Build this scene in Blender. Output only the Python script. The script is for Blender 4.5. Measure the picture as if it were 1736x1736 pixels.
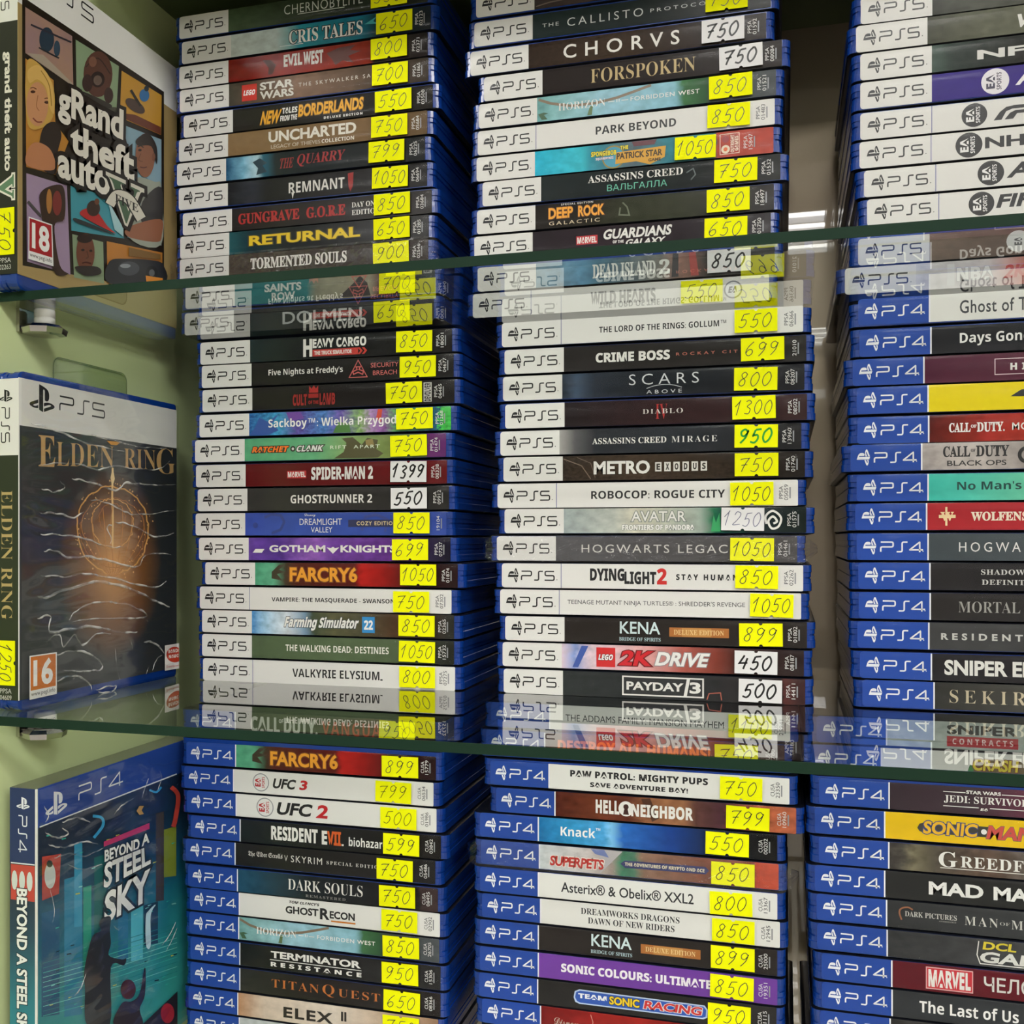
import bpy, bmesh, math, random
from mathutils import Vector, Matrix
random.seed(7)
sc = bpy.context.scene
COL = sc.collection
for o in list(bpy.data.objects): bpy.data.objects.remove(o)

# ------------------------------------------------------------------ camera
# working units below are millimetres measured from the camera; S() makes metres
FPX, CX, HOR, TH = 1691.0, 868.0, 912.0, math.radians(15.3)
CT, ST = math.cos(TH), math.sin(TH)
EYE = 1500.0
cam = bpy.data.cameras.new('camera'); camo = bpy.data.objects.new('camera', cam); COL.objects.link(camo)
cam.sensor_width = 36; cam.lens = FPX / 1736 * 36; cam.shift_y = (HOR - 868) / 1736
cam.clip_start = .02; cam.clip_end = 60
camo.location = (0, 0, EYE / 1000); camo.rotation_euler = (math.pi / 2, 0, TH)
sc.camera = camo

# ------------------------------------------------------------------ world, exposure
w = bpy.data.worlds.new('world'); sc.world = w; w.use_nodes = True
w.node_tree.nodes['Background'].inputs[0].default_value = (.9, .95, 1, 1)
w.node_tree.nodes['Background'].inputs[1].default_value = .3
sc.view_settings.view_transform = 'Standard'; sc.view_settings.look = 'None'
sc.view_settings.gamma = 1; sc.view_settings.use_curve_mapping = False
sc.view_settings.exposure = 0.08
LAMP = 42.5
sc.cycles.use_denoising = True
sc.cycles.max_bounces = 10; sc.cycles.transparent_max_bounces = 24
sc.cycles.diffuse_bounces = 4; sc.cycles.glossy_bounces = 5
sc.cycles.sample_clamp_indirect = 4; sc.cycles.sample_clamp_direct = 4
sc.cycles.caustics_reflective = False; sc.cycles.caustics_refractive = False

# ------------------------------------------------------------------ small helpers
def lin(h):
    h = h.lstrip('#')
    if len(h) == 3: h = ''.join(c * 2 for c in h)
    r = []
    for i in (0, 2, 4):
        c = int(h[i:i + 2], 16) / 255
        r.append(c / 12.92 if c <= .04045 else ((c + .055) / 1.055) ** 2.4)
    return (*r, 1)
def onY(u, v, Y):                       # a sight line meets the plane at depth Y
    a = (u - CX) / FPX; zc = Y / (CT + a * ST)
    return zc * (-ST + a * CT), (HOR - v) / FPX * zc
def onX(u, v, X):                       # ... or the plane at X
    a = (u - CX) / FPX; zc = X / (-ST + a * CT)
    return zc * (CT + a * ST), (HOR - v) / FPX * zc
def W(x, y, z): return (x / 1000, y / 1000, (z + EYE) / 1000)
def tag(o, label=None, cat=None, group=None, kind=None):
    if label: o['label'] = label
    if cat: o['category'] = cat
    if group: o['group'] = group
    if kind: o['kind'] = kind
    return o
def empty(name, loc, rz=0):
    o = bpy.data.objects.new(name, None); COL.objects.link(o); o.location = loc; o.rotation_euler = (0, 0, rz)
    o.empty_display_size = .02
    return o
MATS = {}
def mat(name, col, rough=.4, metal=0., spec=.5, coat=0., emit=0.):
    if name in MATS: return MATS[name]
    m = bpy.data.materials.new(name); m.use_nodes = True
    b = m.node_tree.nodes['Principled BSDF']
    b.inputs['Base Color'].default_value = lin(col) if isinstance(col, str) else (*col, 1)
    b.inputs['Roughness'].default_value = rough; b.inputs['Metallic'].default_value = metal
    b.inputs['Specular IOR Level'].default_value = spec; b.inputs['Coat Weight'].default_value = coat
    if emit:
        b.inputs['Emission Color'].default_value = lin(col); b.inputs['Emission Strength'].default_value = emit
    MATS[name] = m
    return m
def ink(col): return mat('ink_' + col.lstrip('#'), col, .38, spec=.4)
def noisy(name, col, col2, scale, rough=.5, spec=.4):
    m = mat(name, col, rough, spec=spec); nt = m.node_tree; b = nt.nodes['Principled BSDF']
    tc = nt.nodes.new('ShaderNodeTexCoord'); n = nt.nodes.new('ShaderNodeTexNoise'); n.inputs['Scale'].default_value = scale
    n.inputs['Detail'].default_value = 4
    mx = nt.nodes.new('ShaderNodeMix'); mx.data_type = 'RGBA'
    mx.inputs[6].default_value = lin(col); mx.inputs[7].default_value = lin(col2)
    nt.links.new(tc.outputs['Object'], n.inputs['Vector']); nt.links.new(n.outputs['Fac'], mx.inputs[0])
    nt.links.new(mx.outputs[2], b.inputs['Base Color'])
    return m
def art(stops, amt=.35, scale=26., spots=None):
    """printed picture: colours running along the sheet (UV x) broken up with noise"""
    m = bpy.data.materials.new('printed_art'); m.use_nodes = True; nt = m.node_tree; N = nt.nodes.new; Lk = nt.links.new
    b = nt.nodes['Principled BSDF']; b.inputs['Roughness'].default_value = .2; b.inputs['Specular IOR Level'].default_value = .12
    uv = N('ShaderNodeTexCoord'); sp = N('ShaderNodeSeparateXYZ'); Lk(uv.outputs['UV'], sp.inputs[0])
    no = N('ShaderNodeTexNoise'); no.inputs['Scale'].default_value = scale; no.inputs['Detail'].default_value = 5
    mp = N('ShaderNodeMapping'); mp.inputs['Location'].default_value = (random.random() * 9, random.random() * 9, 0)
    mp.inputs['Scale'].default_value = (1, .12, 1)
    Lk(uv.outputs['UV'], mp.inputs[0]); Lk(mp.outputs[0], no.inputs['Vector'])
    ma = N('ShaderNodeMath'); ma.operation = 'MULTIPLY_ADD'; ma.inputs[1].default_value = .03 * amt / .35
    su = N('ShaderNodeMath'); su.operation = 'SUBTRACT'; su.inputs[1].default_value = .5
    Lk(no.outputs['Fac'], su.inputs[0]); Lk(su.outputs[0], ma.inputs[0]); Lk(sp.outputs[0], ma.inputs[2])
    cr = N('ShaderNodeValToRGB'); Lk(ma.outputs[0], cr.inputs[0])
    el = cr.color_ramp.elements
    while len(el) > 1: el.remove(el[-1])
    for i, (p, c) in enumerate(stops):
        e = el[0] if i == 0 else el.new(min(max(p, 0), 1))
        e.position = min(max(p, 0), 1); e.color = lin(c)
    hv = N('ShaderNodeHueSaturation'); Lk(cr.outputs[0], hv.inputs['Color'])
    m2 = N('ShaderNodeMath'); m2.operation = 'MULTIPLY_ADD'; m2.inputs[1].default_value = amt * 2; m2.inputs[2].default_value = 1.0
    Lk(su.outputs[0], m2.inputs[0]); Lk(m2.outputs[0], hv.inputs['Value'])
    Lk(hv.outputs[0], b.inputs['Base Color'])
    return m
def thin_clear(name, tint, rough=.03, ior=1.5, bump=0., bscale=(30, 30, 30), floor=0., slab=0.):
    """clear sheet: lets light through, reflects by Fresnel on both faces"""
    if name in MATS: return MATS[name]
    m = bpy.data.materials.new(name); m.use_nodes = True; nt = m.node_tree; N = nt.nodes.new; Lk = nt.links.new
    nt.nodes.remove(nt.nodes['Principled BSDF']); out = nt.nodes['Material Output']
    t = N('ShaderNodeBsdfTransparent'); t.inputs[0].default_value = (*tint, 1)
    g = N('ShaderNodeBsdfGlossy'); g.inputs[0].default_value = (1, 1, 1, 1); g.inputs['Roughness'].default_value = rough
    ge = N('ShaderNodeNewGeometry'); mi = N('ShaderNodeMix'); mi.inputs[2].default_value = ior; mi.inputs[3].default_value = 1 / ior
    Lk(ge.outputs['Backfacing'], mi.inputs[0])
    fr = N('ShaderNodeFresnel'); Lk(mi.outputs[0], fr.inputs['IOR'])
    mx = N('ShaderNodeMixShader')
    if slab:                             # a slab: its two near reflections merge into one
        iv = N('ShaderNodeMath'); iv.operation = 'SUBTRACT'; iv.inputs[0].default_value = 1; Lk(ge.outputs['Backfacing'], iv.inputs[1])
        m1 = N('ShaderNodeMath'); m1.operation = 'MULTIPLY'; m1.inputs[1].default_value = slab; Lk(fr.outputs[0], m1.inputs[0])
        m2 = N('ShaderNodeMath'); m2.operation = 'MULTIPLY'; m2.use_clamp = True; Lk(m1.outputs[0], m2.inputs[0]); Lk(iv.outputs[0], m2.inputs[1]); Lk(m2.outputs[0], mx.inputs[0])
    elif floor:
        mm = N('ShaderNodeMath'); mm.operation = 'ADD'; mm.inputs[1].default_value = floor; mm.use_clamp = True
        Lk(fr.outputs[0], mm.inputs[0]); Lk(mm.outputs[0], mx.inputs[0])
    else: Lk(fr.outputs[0], mx.inputs[0])
    Lk(t.outputs[0], mx.inputs[1]); Lk(g.outputs[0], mx.inputs[2])
    if bump:
        tc = N('ShaderNodeTexCoord'); mp = N('ShaderNodeMapping'); mp.inputs['Scale'].default_value = bscale
        no = N('ShaderNodeTexNoise'); no.inputs['Scale'].default_value = 1; no.inputs['Detail'].default_value = 3; no.inputs['Distortion'].default_value = 1.2
        bu = N('ShaderNodeBump'); bu.inputs['Strength'].default_value = bump; bu.inputs['Distance'].default_value = .004
        Lk(tc.outputs['Object'], mp.inputs[0]); Lk(mp.outputs[0], no.inputs['Vector']); Lk(no.outputs['Fac'], bu.inputs['Height'])
        Lk(bu.outputs[0], g.inputs['Normal']); Lk(bu.outputs[0], fr.inputs['Normal'])
    Lk(mx.outputs[0], out.inputs[0]); MATS[name] = m
    return m
def link_mesh(name, V, F, mats, parent=None, mi=None, uvs=None, smooth=False, mm=True):
    me = bpy.data.meshes.new(name)
    k = .001 if mm else 1
    me.from_pydata([(x * k, y * k, z * k) for x, y, z in V], [], F)
    for m in (mats if isinstance(mats, (list, tuple)) else [mats]): me.materials.append(m)
    if mi: me.polygons.foreach_set('material_index', mi)
    if uvs:
        l = me.uv_layers.new(name='UVMap')
        for p in me.polygons:
            for li, vi in zip(p.loop_indices, p.vertices): l.data[li].uv = uvs[vi]
    if smooth: me.polygons.foreach_set('use_smooth', [True] * len(me.polygons))
    me.update()
    o = bpy.data.objects.new(name, me); COL.objects.link(o)
    if parent: o.parent = parent
    return o
class MB:                                # several boxes / tubes / sheets in one mesh
    def __init__(s): s.V = []; s.F = []; s.M = []
    def add(s, V, F, m=0):
        n = len(s.V); s.V += V; s.F += [tuple(i + n for i in f) for f in F]; s.M += [m] * len(F)
    def box(s, x0, x1, y0, y1, z0, z1, m=0):
        s.add([(x, y, z) for z in (z0, z1) for x, y in ((x0, y0), (x1, y0), (x1, y1), (x0, y1))],
              [(3, 2, 1, 0), (4, 5, 6, 7), (0, 1, 5, 4), (1, 2, 6, 5), (2, 3, 7, 6), (3, 0, 4, 7)], m)
    def loft(s, rings, m=0, caps=True):
        n = len(rings[0]); V = [p for r in rings for p in r]; F = []
        for k in range(len(rings) - 1):
            for i in range(n):
                j = (i + 1) % n
                F.append((k * n + i, k * n + j, (k + 1) * n + j, (k + 1) * n + i))
        if caps: F += [tuple(range(n))[::-1], tuple((len(rings) - 1) * n + i for i in range(n))]
        s.add(V, F, m)
    def lathe(s, prof, c, axis='z', n=24, m=0):
        rings = []
        for r, h in prof:
            ring = []
            for i in range(n):
                a = 2 * math.pi * i / n; p, q = r * math.cos(a), r * math.sin(a)
                ring.append((c[0] + p, c[1] + q, c[2] + h) if axis == 'z' else (c[0] + h, c[1] + p, c[2] + q))
            rings.append(ring)
        s.loft(rings, m)
    def build(s, name, mats, parent=None, smooth=False): return link_mesh(name, s.V, s.F, mats, parent, s.M, smooth=smooth)

# ------------------------------------------------------------------ flat print: letters, strokes, shapes
_tc = {}
SANSB = lambda c: chr(0x1D5D4 + ord(c) - 65) if 'A' <= c <= 'Z' else chr(0x1D5EE + ord(c) - 97) if 'a' <= c <= 'z' else chr(0x1D7EC + ord(c) - 48) if '0' <= c <= '9' else c
SERB = lambda c: chr(0x1D400 + ord(c) - 65) if 'A' <= c <= 'Z' else chr(0x1D41A + ord(c) - 97) if 'a' <= c <= 'z' else chr(0x1D7CE + ord(c) - 48) if '0' <= c <= '9' else c
FRAK = lambda c: chr(0x1D56C + ord(c) - 65) if 'A' <= c <= 'Z' else chr(0x1D586 + ord(c) - 97) if 'a' <= c <= 'z' else c
SCRI = lambda c: chr(0x1D4D0 + ord(c) - 65) if 'A' <= c <= 'Z' else chr(0x1D4EA + ord(c) - 97) if 'a' <= c <= 'z' else c
FONTS = {'r': (None, 0), 'n': (None, -.008), 'm': (None, .012), 'R': (None, .035), 'b': (SANSB, 0), 'B': (SANSB, .025),
         's': (SERB, 0), 't': (SERB, -.011), 'S': (SERB, .02), 'f': (FRAK, 0), 'c': (SCRI, 0)}
def text_mesh(s, font='b', sp=1., extra=0.):
    key = (s, font, sp, extra)
    if key in _tc: return _tc[key]
    fn, off = FONTS[font]
    cu = bpy.data.curves.new('letters', 'FONT'); cu.body = ''.join(fn(c) for c in s) if fn else s
    cu.resolution_u = 3; cu.offset = off + extra; cu.space_character = sp; cu.fill_mode = 'FRONT'
    ob = bpy.data.objects.new('letters', cu); me = ob.to_mesh()
    V = [(v.co.x, v.co.y) for v in me.vertices]; F = [tuple(p.vertices) for p in me.polygons]
    ob.to_mesh_clear(); bpy.data.objects.remove(ob); bpy.data.curves.remove(cu)
    xs = [v[0] for v in V]; ys = [v[1] for v in V]
    _tc[key] = (V, F, (min(xs), max(xs), min(ys), max(ys)))
    return _tc[key]
def T(s, x0, x1, h, c=0., col='#f2f2f0', font='b', it=0., sp=1., out=None, ow=.05, rot=0):
    """letters fitted between x0 and x1; h and c are fractions of the sheet's height"""
    return ('T', s, x0, x1, h, c, col, font, it, sp, out, ow, rot)
def R_(x0, x1, y0, y1, col): return ('P', [(x0, y0), (x1, y0), (x1, y1), (x0, y1)], col)
def P_(pts, col): return ('P', pts, col)
def D_(x, y, r, col): return ('D', x, y, r, col)
def L_(pts, wd, col, closed=False): return ('L', pts, wd, col, closed)
def ribbon(pts, wd, closed=False):
    n = len(pts); V = []; F = []
    for i in range(n):
        p = Vector(pts[i]); a = Vector(pts[i - 1]) if (i > 0 or closed) else None; b = Vector(pts[(i + 1) % n]) if (i < n - 1 or closed) else None
        d1 = (p - a).normalized() if a is not None and (p - a).length > 1e-9 else None
        d2 = (b - p).normalized() if b is not None and (b - p).length > 1e-9 else None
        d1 = d1 or d2 or Vector((1, 0)); d2 = d2 or d1
        t = (d1 + d2); t = t.normalized() if t.length > 1e-6 else d1
        nn = Vector((-t.y, t.x)); k = wd / 2 / max(.55, nn.dot(Vector((-d1.y, d1.x))))
        V += [tuple(p + nn * k), tuple(p - nn * k)]
    for i in range(n if closed else n - 1):
        j = (i + 1) % n; F.append((2 * i, 2 * i + 1, 2 * j + 1, 2 * j))
    return V, F
def spline(pts, k=6):
    r = []
    for i in range(len(pts) - 1):
        p0 = pts[max(i - 1, 0)]; p1 = pts[i]; p2 = pts[i + 1]; p3 = pts[min(i + 2, len(pts) - 1)]
        for j in range(k):
            t = j / k
            r.append(tuple(.5 * (2 * p1[q] + (p2[q] - p0[q]) * t + (2 * p0[q] - 5 * p1[q] + 4 * p2[q] - p3[q]) * t * t + (3 * p1[q] - p0[q] - 3 * p2[q] + p3[q]) * t ** 3) for q in (0, 1)))
    return r + [pts[-1]]
def fillet(pts, r, k=4):
    o = [pts[0]]
    for a, b, c in zip(pts, pts[1:], pts[2:]):
        A, B, C = Vector(a), Vector(b), Vector(c); ra = min(r, (A - B).length / 2, (C - B).length / 2)
        p = B + (A - B).normalized() * ra; q = B + (C - B).normalized() * ra
        for i in range(k + 1):
            t = i / k; o.append(tuple((1 - t) ** 2 * p + 2 * t * (1 - t) * B + t * t * q))
    return o + [pts[-1]]
class Print:
    """collects flat inked shapes; place maps sheet coordinates (mm) and a layer height to 3-D"""
    def __init__(s, place, fx=lambda x: x, H=13.2): s.V = []; s.F = []; s.M = []; s.mats = []; s.place = place; s.fx = fx; s.H = H; s.lay = 0
    def put(s, V, F, col):
        m = ink(col) if isinstance(col, str) else col
        if m not in s.mats: s.mats.append(m)
        k = s.mats.index(m); n = len(s.V); s.lay += 1; h = .03 + .011 * s.lay
        s.V += [s.place(x, y, h) for x, y in V]; s.F += [tuple(i + n for i in f) for f in F]; s.M += [k] * len(F)
    def op(s, o):
        H, fx = s.H, s.fx
        if o[0] == 'T':
            _, t, x0, x1, h, c, col, font, it, sp, out, ow, rot = o
            V, F, bb = text_mesh(t, font, sp); a0, a1 = fx(x0), fx(x1)
            w0, h0 = bb[1] - bb[0], bb[3] - bb[2]; hh = h * H
            def tr(V):
                r = []
                for x, y in V:
                    p, q = (x - bb[0]) / w0, (y - bb[2]) / h0
                    if rot == 90: r.append((a0 + (1 - q) * (a1 - a0), c * H + (p - .5) * hh))
                    else:
                        sh = it * hh; r.append((a0 + p * (a1 - a0 - sh) + q * sh, c * H + (q - .5) * hh))
                return r
            if out:
                V2, F2, _b = text_mesh(t, font, sp, ow); s.put(tr(V2), F2, out)
            s.put(tr(V), F, col)
        elif o[0] == 'P':
            s.put([(fx(x), y * H) for x, y in o[1]], [tuple(range(len(o[1])))], o[2])
        elif o[0] == 'D':
            _, x, y, r, col = o; n = 28
            s.put([(fx(x) + r * H * math.cos(6.2832 * i / n), y * H + r * H * math.sin(6.2832 * i / n)) for i in range(n)], [tuple(range(n))], col)
        elif o[0] == 'L':
            _, pts, wd, col, cl = o
            V, F = ribbon([(fx(x), y * H) for x, y in pts], wd * H, cl); s.put(V, F, col)
    def build(s, name, parent=None): return link_mesh(name, s.V, s.F, s.mats, parent, s.M)

# the maker's symbol as outline curves (24 x 24 box, y down)
LOGO = ["M8.984 2.596v17.547l3.915 1.261V6.688c0-.69.304-1.151.794-.991.636.18.76.814.76 1.505v5.875c2.441 1.193 4.362-.002 4.362-3.152 0-3.237-1.126-4.675-4.438-5.827-1.307-.448-3.728-1.186-5.391-1.502z",
        "M13.656 18.837l6.296-2.275c.715-.258.826-.625.246-.818-.586-.192-1.637-.139-2.357.123l-4.205 1.499v-2.385l.24-.085s1.201-.42 2.913-.615c1.696-.18 3.785.029 5.437.661 1.848.601 2.041 1.472 1.576 2.072s-1.622 1.036-1.622 1.036l-8.544 3.107v-2.297z",
        "M1.807 18.6c-1.9-.545-2.214-1.668-1.352-2.321.801-.585 2.159-1.051 2.159-1.051l5.616-2.013v2.313L4.205 17c-.705.271-.825.632-.239.826.586.195 1.637.15 2.343-.12L8.247 17v2.074c-.12.03-.256.044-.39.073-1.939.331-3.996.196-6.038-.479z"]
import re
def path(d):
    tk = re.findall(r'[A-Za-z]|-?\d*\.\d+|-?\d+', d); i = 0; x = y = 0.; pts = []; cmd = ''; lc = None
    def num():
        nonlocal i
        i += 1; return float(tk[i - 1])
    while i < len(tk):
        if tk[i].isalpha(): cmd = tk[i]; i += 1
        if cmd in 'zZ': continue
        rel = cmd.islower(); k = cmd.lower(); bx, by = (x, y) if rel else (0, 0)
        if k in 'ml': x, y = bx + num(), by + num(); pts.append((x, y)); lc = None; cmd = ('l' if rel else 'L')
        elif k == 'h': x = bx + num(); pts.append((x, y)); lc = None
        elif k == 'v': y = by + num(); pts.append((x, y)); lc = None
        else:
            if k == 'c': p1 = (bx + num(), by + num())
            else: p1 = (2 * x - lc[0], 2 * y - lc[1]) if lc else (x, y)
            p2 = (bx + num(), by + num()); p3 = (bx + num(), by + num()); p0 = (x, y)
            for j in range(1, 7):
                t = j / 6; u = 1 - t
                pts.append(tuple(u ** 3 * p0[q] + 3 * u * u * t * p1[q] + 3 * u * t * t * p2[q] + t ** 3 * p3[q] for q in (0, 1)))
            x, y = p3; lc = p2
    return pts
LOGOP = [[(p[0] / 24, (24 - p[1]) / 24) for p in path(d)] for d in LOGO]
def glyph_strokes(ch):                  # thin squared system lettering, unit box
    if ch == 'P': return [[(0, 0), (0, .5), (1, .5), (1, 1), (0, 1)]]
    if ch == 'S': return [[(0, 0), (.56, 0), (.56, 1), (1.1, 1)]]
    if ch == '5': return [[(1, 1), (.06, 1), (.06, .52), (1, .52), (1, 0), (0, 0)]]
    return [[(1.06, .2), (.0, .2), (.8, 1), (.8, -.03)]]
def system_mark(pr, x, y0, y1, ws, col, ch, rot=True, lx=None, ls=None, ly=None, sw=.12):
    """symbol + PS5 / PS4; rot turns the symbol a quarter left as on a spine lying down"""
    for poly in LOGOP:
        V = [((lx + (1 - q) * ls), (ly + (p - .5) * ls)) for p, q in poly] if rot else [(lx + p * ls, ly + q * ls) for p, q in poly]
        pr.put(V, [tuple(range(len(V)))], col); pr.lay -= 1
    h = y1 - y0; cx = x
    for g, wd in zip('PS' + ch, ws):
        for st in glyph_strokes(g):
            pts = fillet([(cx + a * wd, y0 + b * h) for a, b in st], .17 * h if g in 'PS5' else .04 * h)
            V, F = ribbon(pts, sw * h); pr.put(V, F, col); pr.lay -= 1
        cx += wd * (1.28 if g == 'P' else 1.32)
    pr.lay += 1
DIG = {'0': [[(.32, 1), (.08, .72), (.04, .3), (.22, .0), (.45, .2), (.56, .62), (.42, .97), (.26, .98)]],
       '1': [[(.05, .62), (.38, 1), (.36, .96), (.22, 0)]], '2': [[(.08, .75), (.22, .98), (.5, .9), (.5, .65), (.25, .3), (.02, .03), (.58, .08)]],
       '3': [[(.1, .9), (.32, 1), (.5, .82), (.22, .56), (.46, .36), (.36, .04), (.04, .06)]],
       '4': [[(.28, 1), (.04, .46), (.05, .42), (.55, .46)], [(.5, .8), (.34, 0)]],
       '5': [[(.62, 1), (.24, .95)], [(.24, .95), (.14, .56), (.16, .55), (.42, .56), (.47, .28), (.28, .02), (.0, .1)]],
       '6': [[(.48, 1), (.18, .66), (.04, .25), (.22, .0), (.46, .16), (.42, .42), (.2, .42), (.06, .22)]],
       '7': [[(.02, .86), (.1, .93), (.55, .97), (.56, .95), (.34, .5), (.2, 0)], [(.12, .47), (.5, .52)]],
       '8': [[(.5, .86), (.34, 1), (.16, .84), (.24, .6), (.42, .4), (.4, .1), (.22, 0), (.06, .16), (.16, .42), (.42, .62), (.52, .88)]],
       '9': [[(.5, .84), (.32, 1), (.1, .84), (.14, .58), (.34, .52), (.52, .8), (.52, .84), (.42, .4), (.14, .0)]]}
def handwrite(pr, s, x0, x1, y0, y1, wd, col):
    n = len(s); st = (x1 - x0) / (n - .25); h = y1 - y0
    for k, ch in enumerate(s):
        dy = random.uniform(-.05, .05) * h; sh = .16
        for sk in DIG[ch]:
            pts = [(x0 + k * st + (a + (b - .5) * sh) * st * 1.28, y0 + dy + b * h) for a, b in sk]
            V, F = ribbon(spline(pts), wd); pr.put(V, F, col); pr.lay -= 1
    pr.lay += 1

# ------------------------------------------------------------------ shared materials
BLUE = mat('blue_case_plastic', (.004, .036, .235), .2, spec=.5, coat=.2)
WHITE = mat('white_band_print', '#e6e6e3', .3, spec=.15)
NAVY = mat('blue_band_print', '#27489a', .3, spec=.15)
YEL = mat('yellow_sticker_paper', '#f2f400', .75, spec=.15)
STW = mat('white_sticker_paper', '#eeeef0', .75, spec=.15)
BACK = mat('printed_cover_edges', '#0d0f18', .3)
CHROME = mat('chrome', '#c9c6c2', .12, metal=1)
RUB = mat('white_rubber', '#dcdad8', .45)
GREEN = noisy('pale_green_board', '#d6e4ac', '#d1e0a6', 6, .5, .3)
GLASS = thin_clear('shelf_glass', (.965, .985, .972), .006, slab=1.35)
FILM = thin_clear('clear_film', (.985, .985, .985), .07, 1.5, .55, (60, 60, 90), .02)

# ------------------------------------------------------------------ room
def struct(name, V, m):
    b = MB(); b.box(*V); o = b.build(name, m); o['kind'] = 'structure'; return o
def boxW(x0, x1, y0, y1, z0, z1): return (x0, x1, y0, y1, z0 + EYE, z1 + EYE)
CEIL = 1300
FLOORM = noisy('grey_floor_vinyl', '#8f8b85', '#7d7973', 3, .45)
WALLM = noisy('warm_grey_paint', '#a09788', '#968d7f', 2, .7)
CEILM = noisy('white_ceiling_board', '#dcdcd8', '#d2d2ce', 12, .8)
struct('floor', boxW(-3000, 3000, -9500, 800, -EYE - 60, -EYE), FLOORM)
struct('ceiling', boxW(-3000, 3000, -9500, 800, CEIL, CEIL + 60), CEILM)
struct('wall_left', boxW(-3060, -3000, -9500, 800, -EYE, CEIL), WALLM)
struct('wall_right', boxW(3000, 3060, -9500, 800, -EYE, CEIL), WALLM)
struct('wall_back', boxW(-3060, 3060, 800, 860, -EYE, CEIL), WALLM)
struct('wall_front', boxW(-3060, 3060, -9560, -9500, -EYE, CEIL), WALLM)
TUBE = mat('lit_tube', '#fffdf8', .5, emit=LAMP)
HOUS = mat('lamp_louvre_metal', '#6a6c70', .45)
def lamp(x, y, label):
    r = tag(empty('ceiling_light', W(x, y, CEIL)), label, 'lamp', 'louvred ceiling lights')
    b = MB(); b.box(-300, 300, -300, 300, -6, -.5)
    for k in range(5): b.box(-300, 300, -300 + k * 147, -288 + k * 147, -60, -6)
    for k in range(2): b.box(-300 + k * 588, -288 + k * 588, -300, 300, -60, -6)
    b.build('housing', HOUS, r)
    for k in range(4):
        t = MB(); t.box(-280, 280, -255 + k * 147, -180 + k * 147, -46, -20); t.build('tube', TUBE, r)
for x, xn in ((-1500, 'by the green cabinet side'), (100, 'facing the cabinet middle'), (1300, 'by the far cabinet side'), (2500, 'added to brighten the wall')):  # the last row is unseen, added to brighten the green wall
    for y, yn in ((-1000, 'first'), (-2850, 'second'), (-5050, 'third'), (-7600, 'fourth')):
        lamp(x, y, f'louvred square ceiling light with four tubes, {yn} of the row {xn}')

# ------------------------------------------------------------------ cabinet
YS = 539.0                       # plane of the stacked spines
Z1, Z2, Z3, GT = 125.0, -87.0, -304.5, 4.5     # glass tops
WX = -388.0; RX = 420.0; YB = 697.0; TOPZ = 342.0
cab = tag(empty('display_cabinet', W(0, 560, -EYE)), 'pale green open-front display cabinet with glossy brown back holding the glass shelves', 'cabinet')
def cpart(name, m, x0, x1, y0, y1, z0, z1):
    b = MB(); b.box(x0, x1, y0 - 560, y1 - 560, z0 + EYE, z1 + EYE); return b.build(name, m, cab)
cpart('side_panel', GREEN, WX - 18, WX, 330, YB + 12, -EYE, TOPZ + 18)
cpart('side_panel', GREEN, RX, RX + 18, 330, YB + 12, -EYE, TOPZ + 18)
tb = cpart('top_board', noisy('dark_green_board', '#5d6b46', '#566440', 5, .5), WX, RX, 446, YB, TOPZ, TOPZ + 18)
MIR = mat('glossy_brown_panel', '#a19380', .36, metal=1); _b = MIR.node_tree.nodes['Principled BSDF']; _b.inputs['Coat Weight'].default_value = 1; _b.inputs['Coat IOR'].default_value = 1.9; _b.inputs['Coat Roughness'].default_value = .012
cpart('glossy_back', MIR, WX, RX, YB, YB + 6, -EYE + 100, TOPZ)
cpart('base_board', GREEN, WX, RX, 340, YB, -EYE, -EYE + 100)
EDGE = mat('green_glass_edge', '#1b3024', .5, spec=.08)
def support(x, y, z, label):
    r = tag(empty('shelf_support', W(x, y, z)), label, 'bracket', 'chrome shelf supports')
    s = 1 if x < 0 else -1
    b = MB(); b.box(min(0, s * 2), max(0, s * 2), -8, 8, -12.5, -.2); b.build('wall_plate', CHROME, r)
    b = MB(); b.lathe([(7, -13.8), (10.5, -13.3), (11.3, -10.4), (9, -8.6), (4, -8.4)], (s * 11, 0, 0), n=8)
    b.box(min(0, s * 11), max(0, s * 11), -5, 5, -13, -9); b.build('chrome_foot', CHROME, r)
    b = MB(); b.lathe([(4.6, -8.4), (5.2, -7.9), (5.2, -4.9), (4.8, -4.6), (5.2, -4.3), (5.2, -.8), (4.8, -.1)], (s * 11, 0, 0)); b.build('rubber_post', RUB, r, True)
def shelf(ztop, yf, word):
    r = tag(empty('glass_shelf', W(0, yf, ztop - GT)), f'clear {word} glass shelf with dark green front edge carrying stacked game cases', 'shelf', 'glass shelves')
    b = MB(); b.box(WX + .2, RX - .2, .6, YB - yf - .2, 0, GT); b.build('glass_pane', GLASS, r)
    b = MB(); b.box(WX + .2, RX - .2, 0, .6, 0, GT); b.build('front_edge', EDGE, r)
    for x, yy, w2 in ((WX, onX(76, 0, WX + 11)[0], 'under the front corner at the green wall'), (WX, 650, 'deep under the shelf at the green wall'), (RX, 455, 'under the front corner at the far side'), (RX, 650, 'deep under the shelf at the far side')):
        support(x, yy, ztop - GT, f'chrome clip with white post {w2}, {word} shelf')
shelf(Z1, 422, 'upper'); shelf(Z2, 403, 'middle'); shelf(Z3, 403, 'lowest')

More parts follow.
